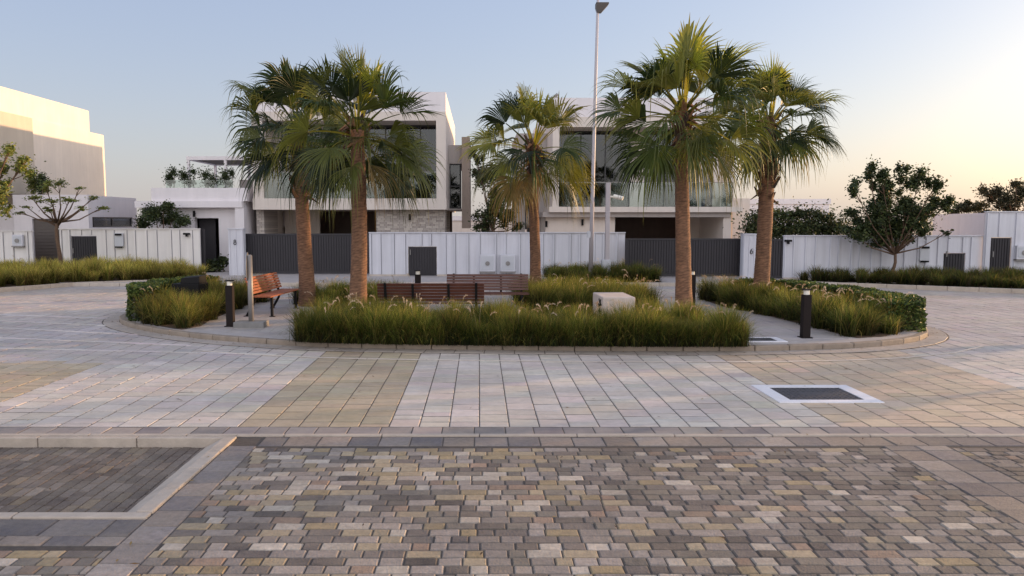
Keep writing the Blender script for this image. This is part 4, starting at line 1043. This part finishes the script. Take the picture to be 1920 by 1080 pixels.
right = [(6.75, 13.4), (7.4, 13.65), (8.1, 14.3), (7.9, 15.6), (7.4, 17.5), (6.9, 19.6), (5.9, 20.2), (5.95, 18.6), (6.35, 16.6), (6.6, 14.8), (6.65, 14.0)]
for p_ in (front, left, backl, backr, right): soil(p_)
fp = poly_sample(front, .39, 1); kr = np.array([off(q, .0) for q in np.arange(0, LEN, .22)]); kr = kr[(kr[:, 1] < 13.6) & (kr[:, 0] > -3.1) & (kr[:, 0] < 4.45)]; fp = np.vstack([fp, kr]); fp = fp[~((fp[:, 0] > 1.35) & (fp[:, 0] < 3.0) & (fp[:, 1] > 13.75))]
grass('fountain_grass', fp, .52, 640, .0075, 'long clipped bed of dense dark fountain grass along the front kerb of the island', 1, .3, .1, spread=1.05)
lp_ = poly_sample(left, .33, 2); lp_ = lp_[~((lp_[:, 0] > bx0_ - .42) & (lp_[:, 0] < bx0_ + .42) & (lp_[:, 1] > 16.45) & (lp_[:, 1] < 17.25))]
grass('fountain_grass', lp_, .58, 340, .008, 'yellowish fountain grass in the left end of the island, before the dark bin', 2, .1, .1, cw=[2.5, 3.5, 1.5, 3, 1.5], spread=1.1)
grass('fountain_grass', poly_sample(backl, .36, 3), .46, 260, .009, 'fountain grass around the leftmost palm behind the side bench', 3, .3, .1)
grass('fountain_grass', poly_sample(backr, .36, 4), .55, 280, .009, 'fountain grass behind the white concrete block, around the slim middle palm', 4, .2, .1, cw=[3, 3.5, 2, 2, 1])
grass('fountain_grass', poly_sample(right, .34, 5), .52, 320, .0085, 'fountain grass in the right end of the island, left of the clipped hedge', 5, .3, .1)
# far beds
farl = [(-15.6, 21.8), (-13.6, 25.4), (-10.6, 26.9), (-10.3, 28.6), (-13, 29.6), (-17, 29.6), (-19, 27), (-19, 22)]
farr = [(11.2, 25.8), (16.2, 23.0), (22, 21.5), (22, 26.4), (11.0, 26.6)]
farc = [(2.6, 25.6), (6.2, 25.6), (6.3, 27.6), (5.6, 28.3), (2.4, 28.3)]
for p_, k in ((farl, 0), (farr, 0), (farc, 0)): soil(p_, .114)
kb = MB()
def kerb_along(P):
    for (a, b) in zip(P[:-1], P[1:]):
        a, b = Vector(a), Vector(b); L = (b - a).length; n = max(1, int(L / .8)); d = (b - a) / L; nr = Vector((-d.y, d.x))
        for i in range(n):
            u0, u1 = a + d * (i * L / n + .004), a + d * ((i + 1) * L / n - .004); q = [u0, u1, u1 + nr * .13, u0 + nr * .13]
            kb.poly([(*v, -.02) for v in q] + [(*v, .135) for v in q], [(3, 2, 1, 0), (4, 5, 6, 7), (0, 1, 5, 4), (1, 2, 6, 5), (2, 3, 7, 6), (3, 0, 4, 7)])
kerb_along([(-18.9, 21.3), (-15.6, 21.6), (-13.5, 25.2), (-10.4, 26.75)]); kerb_along([(11.0, 25.65), (16.1, 22.8), (22, 21.3)])
finish(kb.build('bed_kerb', M['kerb_edge'], bevel=.012), kind='structure')
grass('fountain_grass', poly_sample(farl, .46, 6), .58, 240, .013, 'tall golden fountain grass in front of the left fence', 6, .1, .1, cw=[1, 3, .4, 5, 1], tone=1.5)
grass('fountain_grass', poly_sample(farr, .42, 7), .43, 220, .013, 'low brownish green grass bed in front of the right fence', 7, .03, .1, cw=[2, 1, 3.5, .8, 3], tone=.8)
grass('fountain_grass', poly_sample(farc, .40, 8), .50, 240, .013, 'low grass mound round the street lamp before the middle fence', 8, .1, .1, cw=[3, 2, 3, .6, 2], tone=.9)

# fallen leaves and straw along kerbs and joints
lp = []
for q in np.arange(0, LEN, .09): 
    if rng.random() < .5: lp.append(off(q, abs(rng.normal(.02, .18)) + .02))
for _ in range(160): lp.append((rng.uniform(-7, 8), rng.uniform(4.6, 12.4)))
V, C = [], []
for x, y in lp:
    a = rng.random() * 6.28; L = rng.uniform(.012, .035); w = L * rng.uniform(.2, .45); u = Vector((math.cos(a), math.sin(a), 0)); v = Vector((-u.y, u.x, 0)); p = Vector((x, y, .014))
    V += [tuple(p - u * L), tuple(p - v * w + Vector((0, 0, .006))), tuple(p + u * L + Vector((0, 0, .008))), tuple(p + v * w + Vector((0, 0, .004)))]; C += [(*random.choice([srgb(120, 92, 58), srgb(86, 62, 44), srgb(150, 128, 84)])[:3], 1)] * 4
finish(link('leaf_litter', np_mesh('leaf_litter', V, np.arange(len(V)).reshape(-1, 4), C), M['grass']), 'scattered dry leaves and straw bits on the paving', 'leaf litter', None, 'stuff')
# ---- clipped hedges on the island
def hedge(name, path, w, h, n, label, seed, cols):
    r = np.random.default_rng(seed); random.seed(seed); path = [Vector(p) for p in path]; P = []
    t = empty(name, (path[0].x, path[0].y, .1), 0, label, 'hedge'); segs = [(a, b, (b - a).length) for a, b in zip(path[:-1], path[1:])]; tot = sum(s[2] for s in segs)
    for _ in range(n):
        u = r.random() * tot
        for a, b, L in segs:
            if u <= L: break
            u -= L
        d = (b - a) / L; nr = Vector((-d.y, d.x)); p = a + d * u; endcap = r.random() < .09
        if endcap: a, b, L = segs[0] if r.random() < .5 else segs[-1]; d = (b - a) / L; nr = Vector((-d.y, d.x)); p = (a - d * abs(r.normal(.02, .05))) if a == segs[0][0] and r.random() < .8 else (segs[-1][1] + (segs[-1][1] - segs[-1][0]).normalized() * .03)
        if endcap: x, z = r.uniform(-1, 1), r.random()
        elif r.random() < .42: x, z = r.uniform(-1, 1), 1 - abs(r.normal(0, .07))
        else: x, z = (1 - abs(r.normal(0, .08))) * (1 if r.random() < .5 else -1), r.random()
        hh = h * (1 + .10 * noise.noise(Vector((p.x * 2.2, p.y * 2.2, 0)))); ww = w / 2 * (1 + .18 * noise.noise(Vector((p.x * 2, p.y * 2, 5 + z * 2))))
        q = p + nr * x * ww; P.append((q.x - path[0].x, q.y - path[0].y, z * hh))
    P = np.array(P); V, F, C = leaf_cloud(P, np.full(len(P), .035), n, .062, cols, 1, 1, seed)
    link('foliage', np_mesh('foliage', V, F, C), M['leaf'], t)
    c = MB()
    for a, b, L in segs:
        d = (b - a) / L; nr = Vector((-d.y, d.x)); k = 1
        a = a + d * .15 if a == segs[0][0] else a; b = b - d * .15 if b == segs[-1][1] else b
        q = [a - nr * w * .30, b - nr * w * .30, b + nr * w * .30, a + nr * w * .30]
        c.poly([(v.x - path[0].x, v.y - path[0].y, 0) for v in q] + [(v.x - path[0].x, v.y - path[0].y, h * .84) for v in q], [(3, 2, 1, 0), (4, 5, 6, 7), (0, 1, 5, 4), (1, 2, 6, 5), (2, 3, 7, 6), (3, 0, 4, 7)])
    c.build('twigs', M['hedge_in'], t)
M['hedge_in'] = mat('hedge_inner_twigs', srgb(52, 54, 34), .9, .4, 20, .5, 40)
HG = [srgb(66, 84, 40), srgb(82, 100, 46), srgb(54, 72, 38), srgb(100, 112, 54)]
hedge('clipped_hedge', [(-7.05, 15.85), (-7.55, 16.9), (-7.5, 18.4), (-6.9, 19.4)], .62, .68, 17000, 'clipped green hedge round the left end of the island', 70, HG)
hedge('clipped_hedge', [(8.15, 14.35), (8.55, 15.3), (8.45, 17.0), (7.7, 18.9), (6.9, 19.8)], .62, .58, 20000, 'clipped green hedge round the right end of the island, behind the bollard', 71, HG)

# ------------------------------------------------------------------ benches
def bench_parts(t, L, wood, seatd=.44):
    """length along local X, backrest on +Y side, sitter faces -Y"""
    for s in (-1, 1):
        x = s * (L / 2 - .16)
        lg = MB(); lg.box(x - .025, x + .025, -seatd / 2 + .0, -seatd / 2 + .05, 0, .40); lg.box(x - .03, x + .03, -seatd / 2 - .04, -seatd / 2 + .08, 0, .012)
        lg.build('front_leg', M['black'], t)
        bl_ = MB(); bl_.tube([(x, seatd / 2 + .16, .0), (x, seatd / 2 + .10, .10), (x, seatd / 2 + .0, .27), (x, seatd / 2 - .04, .40)], [.032, .03, .028, .028], 6); bl_.box(x - .03, x + .03, seatd / 2 + .10, seatd / 2 + .22, 0, .012)
        bl_.build('back_leg', M['black'], t)
        ar = MB(); ar.box(x - .024, x + .024, -seatd / 2, seatd / 2, .401, .43); ar.poly([(x - .024, seatd / 2 - .03, .43), (x + .024, seatd / 2 - .03, .43), (x + .024, seatd / 2 + .02, .43), (x - .024, seatd / 2 + .02, .43),
            (x - .024, seatd / 2 + .14, .87), (x + .024, seatd / 2 + .14, .87), (x + .024, seatd / 2 + .18, .87), (x - .024, seatd / 2 + .18, .87)], [(3, 2, 1, 0), (4, 5, 6, 7), (0, 1, 5, 4), (1, 2, 6, 5), (2, 3, 7, 6), (3, 0, 4, 7)])
        ar.build('bracket', M['black'], t)
    st = MB(); n = 6
    for i in range(n):
        y = -seatd / 2 - .01 + i * (seatd / n); st.box(-L / 2, L / 2, y, y + seatd / n - .012, .431, .46)
    st.build('seat', wood, t, bevel=.004)
    bk = MB(); n = 6
    for i in range(n):
        z = .50 + i * .062; y = seatd / 2 - .055 + (z - .43) * .36; bk.poly([(-L / 2, y, z), (L / 2, y, z), (L / 2, y + .03, z - .008), (-L / 2, y + .03, z - .008), (-L / 2, y + .018, z + .05), (L / 2, y + .018, z + .05), (L / 2, y + .048, z + .042), (-L / 2, y + .048, z + .042)],
            [(3, 2, 1, 0), (4, 5, 6, 7), (0, 1, 5, 4), (1, 2, 6, 5), (2, 3, 7, 6), (3, 0, 4, 7)])
    bk.build('backrest', wood, t, bevel=.003)
def bench(x, y, rz, L, wood, label):
    t = empty('park_bench', (x, y, .1), rz, label, 'bench', 'wooden benches on the island'); bench_parts(t, L, wood)
    if L > 1.8:
        for s in (-1, 1):
            m = MB(); x_ = s * L / 6; m.poly([(x_ - .024, .235, .43), (x_ + .024, .235, .43), (x_ + .024, .27, .43), (x_ - .024, .27, .43), (x_ - .024, .37, .85), (x_ + .024, .37, .85), (x_ + .024, .40, .85), (x_ - .024, .40, .85)],
                   [(3, 2, 1, 0), (4, 5, 6, 7), (0, 1, 5, 4), (1, 2, 6, 5), (2, 3, 7, 6), (3, 0, 4, 7)]); m.build('back_strut', M['black'], t)
    return t
bench((XW(908, 15.0, 550) + XW(708, 15.0, 550)) / 2, 15.25, math.pi, 2.12, M['wood_red'], 'reddish wooden bench seen from behind, rising over the front grass')
bench((XW(990, 17.3, 550) + XW(838, 17.3, 550)) / 2, 17.15, R_(0), 1.88, M['wood_red'], 'reddish wooden bench facing the camera, just left of the slim middle palm')
bench(-4.66, 17.25, R_(90 - 5), 1.9, M['wood'], 'orange sunlit wooden bench seen end-on beside the path at left')

# ------------------------------------------------------------------ bollards, block, sign, bin, lamps
def bollard_proto(x, y, label, z=.1, h=.92):
    t = empty('bollard_light', (x, y, z), 0, label, 'bollard', 'bollard lights on the island')
    MB().box(-.07, .07, -.07, .07, 0, h - .105).build('post', M['bollard'], t, bevel=.008)
    MB().tube([(0, 0, h - .104), (0, 0, h - .021)], .052, 12).build('lens', M['lens'], t)
    MB().box(-.074, .074, -.074, .074, h - .02, h + .0).build('cap', M['bollard'], t, bevel=.006)
    MB().box(-.1, .1, -.1, .1, -.005, .012).build('base_plate', M['bollard'], t)
    return t
bp = bollard_proto(XW(433, 14.95, 620), 14.95, 'dark square bollard light beside the path at left, next to the round sign post')
def bcopy(x, y, label, sz=1.0):
    c = dup_tree(bp); c.location = (x, y, .1); c['label'] = label; c.scale = (1, 1, sz); return c
bcopy(XW(1509, 13.5, 640), 13.5, 'dark square bollard light at the right end of the island path', .95)
bcopy(XW(783, 18.5, 530), 18.6, 'dark bollard light standing behind the front bench, before the dark fence door', .95)
bcopy(XW(1298, 18.5, 530), 18.5, 'bollard light half hidden behind the tallest palm trunk', .95)
# concrete block with a dark scrawl
t = empty('concrete_block', (XW(1151, 14.6, 560), 14.65, .1), R_(2), 'pale concrete utility block with a dark scrawl on its side, standing in the front grass', 'block')
MB().box(-.31, .31, -.5, .5, 0, .66).build('block_body', M['block'], t, bevel=.02)
g_ = MB()
for pts in ([(-.34, .46), (-.18, .60)], [(-.34, .60), (-.2, .44), (-.12, .5)], [(-.3, .36), (-.22, .48), (-.1, .42)], [(-.4, .5), (-.3, .54)], [(-.24, .34), (-.16, .38)]):
    g_.tube([(-.313, y + .0, z) for y, z in pts], .014, 6)
g_.build('scrawl', M['black'], t)
# round sign seen edge-on
ps = Vector((XW(471, 14.9, 600), 14.9, .1)); t = empty('sign_post', ps, 0, 'grey sign post on a concrete footing, its round sign seen edge-on, beside the bollard', 'sign')
MB().tube([(0, 0, .08), (0, 0, 1.40)], .052, 14).build('pole', M['steel'], t, smooth=True)
MB().tube([(0, 0, 1.401), (0, 0, 1.425)], [.054, .03], 14).build('pole_cap', M['steel'], t)
MB().box(-.30, .30, -.2, .2, -.02, .11).build('footing', M['footing_grey'], t, bevel=.015)
sp = MB(); aa = R_(-11); nx = Vector((math.cos(aa), -math.sin(aa), 0)); c0 = Vector((-.075, .1, 1.18)); 
def disc(m, c, nrm, r, th, n=28):
    m.tube([c - nrm * th / 2, c + nrm * th / 2], r, n)
disc(sp, c0, nx, .29, .012); sp.build('sign_plate', M['steel'], t)
sf = MB(); disc(sf, c0 - nx * .0105, nx, .285, .004); sf.build('sign_face', M['sign_blue'] if 'sign_blue' in M else mat('sign_face_white', srgb(206, 212, 226), .4, .03), t)
MB().box(-.075, .0, -.0, .1, 1.10, 1.13).build('bracket', M['steel'], t); MB().box(-.075, .0, -.0, .1, 1.26, 1.29).build('bracket', M['steel'], t)
# dark bin / utility housing in the left bed
bx0 = XW(357, 16.9, 550); t = empty('utility_box', (bx0, 16.9, .1), R_(-4), 'black two-tier utility box standing in the left grass bed by the hedge', 'utility box')
MB().box(-.31, .31, -.25, .25, 0, .70).build('housing', M['black'], t, bevel=.012)
m = MB(); m.poly([(-.14, -.2, .701), (.30, -.2, .701), (.30, .2, .701), (-.14, .2, .701), (-.12, -.17, .82), (.29, -.17, .86), (.29, .17, .88), (-.12, .17, .84)], [(3, 2, 1, 0), (4, 5, 6, 7), (0, 1, 5, 4), (1, 2, 6, 5), (2, 3, 7, 6), (3, 0, 4, 7)])
m.build('lid', M['black'], t, bevel=.01)
# street lamp
YLm = 26.2; xl_ = XW(1107, YLm, 530); t = empty('street_lamp', (xl_, YLm, .1), 0, 'very tall slender grey street lamp rising between the middle and tallest palms', 'street lamp')
xt = XW(1122, YLm, 0) - xl_; Hh = ZW(-60, YLm) - .1
MB().box(-.22, .22, -.22, .22, 0, .22).build('footing', M['concrete'], t, bevel=.02)
MB().tube([(0, 0, .2), (xt * .25, 0, Hh * .3), (xt * .6, 0, Hh * .65), (xt, 0, Hh)], [.078, .066, .052, .04], 12).build('pole', M['pole'], t, smooth=True)
MB().box(-.17, .17, -.17, .17, .221, .25).build('base_plate', M['pole'], t)
def head(z, s):
    h = MB(); h.poly([(xt - .09, -.14, z), (xt + .34 * s, -.14, z + .0), (xt + .34 * s, .14, z), (xt - .09, .14, z), (xt - .05, -.08, z - .32), (xt + .10, -.08, z - .32), (xt + .10, .08, z - .32), (xt - .05, .08, z - .32),
      (xt + .34, -.14, z - .05), (xt + .34, .14, z - .05), (xt - .09, -.14, z - .14), (xt - .09, .14, z - .14)],
      [(0, 1, 2, 3), (7, 6, 5, 4), (1, 8, 9, 2), (8, 5, 6, 9), (10, 4, 5, 8, 1, 0), (3, 2, 9, 6, 7, 11), (0, 3, 11, 10), (10, 11, 7, 4)])
    h.build('lamp_head', M['dark_lamp'], t, bevel=.01)
M['dark_lamp'] = mat('dark_lamp_metal', srgb(84, 78, 76), .5, .06)
head(ZW(6, YLm) - .1, 1)
MB().box(-.13, -.02, -.06, .06, 1.5, 1.72).build('service_box', M['kerb_w'], t)
# camera pole
Yc = 26.6; xc = XW(1138, Yc, 500); t = empty('camera_pole', (xc, Yc, .1), 0, 'short thick cream pole with a small white camera, right of the street lamp', 'pole')
Hh = ZW(343, Yc) - .1
MB().box(-.075, .075, -.075, .075, .45, Hh).build('pole', M['pole'], t, bevel=.012)
MB().box(-.19, .11, -.13, .13, 0, ZW(487, Yc) - .1).build('base_cabinet', M['kerb_w'], t, bevel=.012)
cm = MB(); z = ZW(369, Yc) - .1; cm.tube([(.08, -.05, z), (.2, -.1, z)], .03, 8); cm.tube([(.18, -.1, z + .02), (.48, -.22, z - .06)], [.07, .075], 10); cm.build('camera', M['lens'], t)
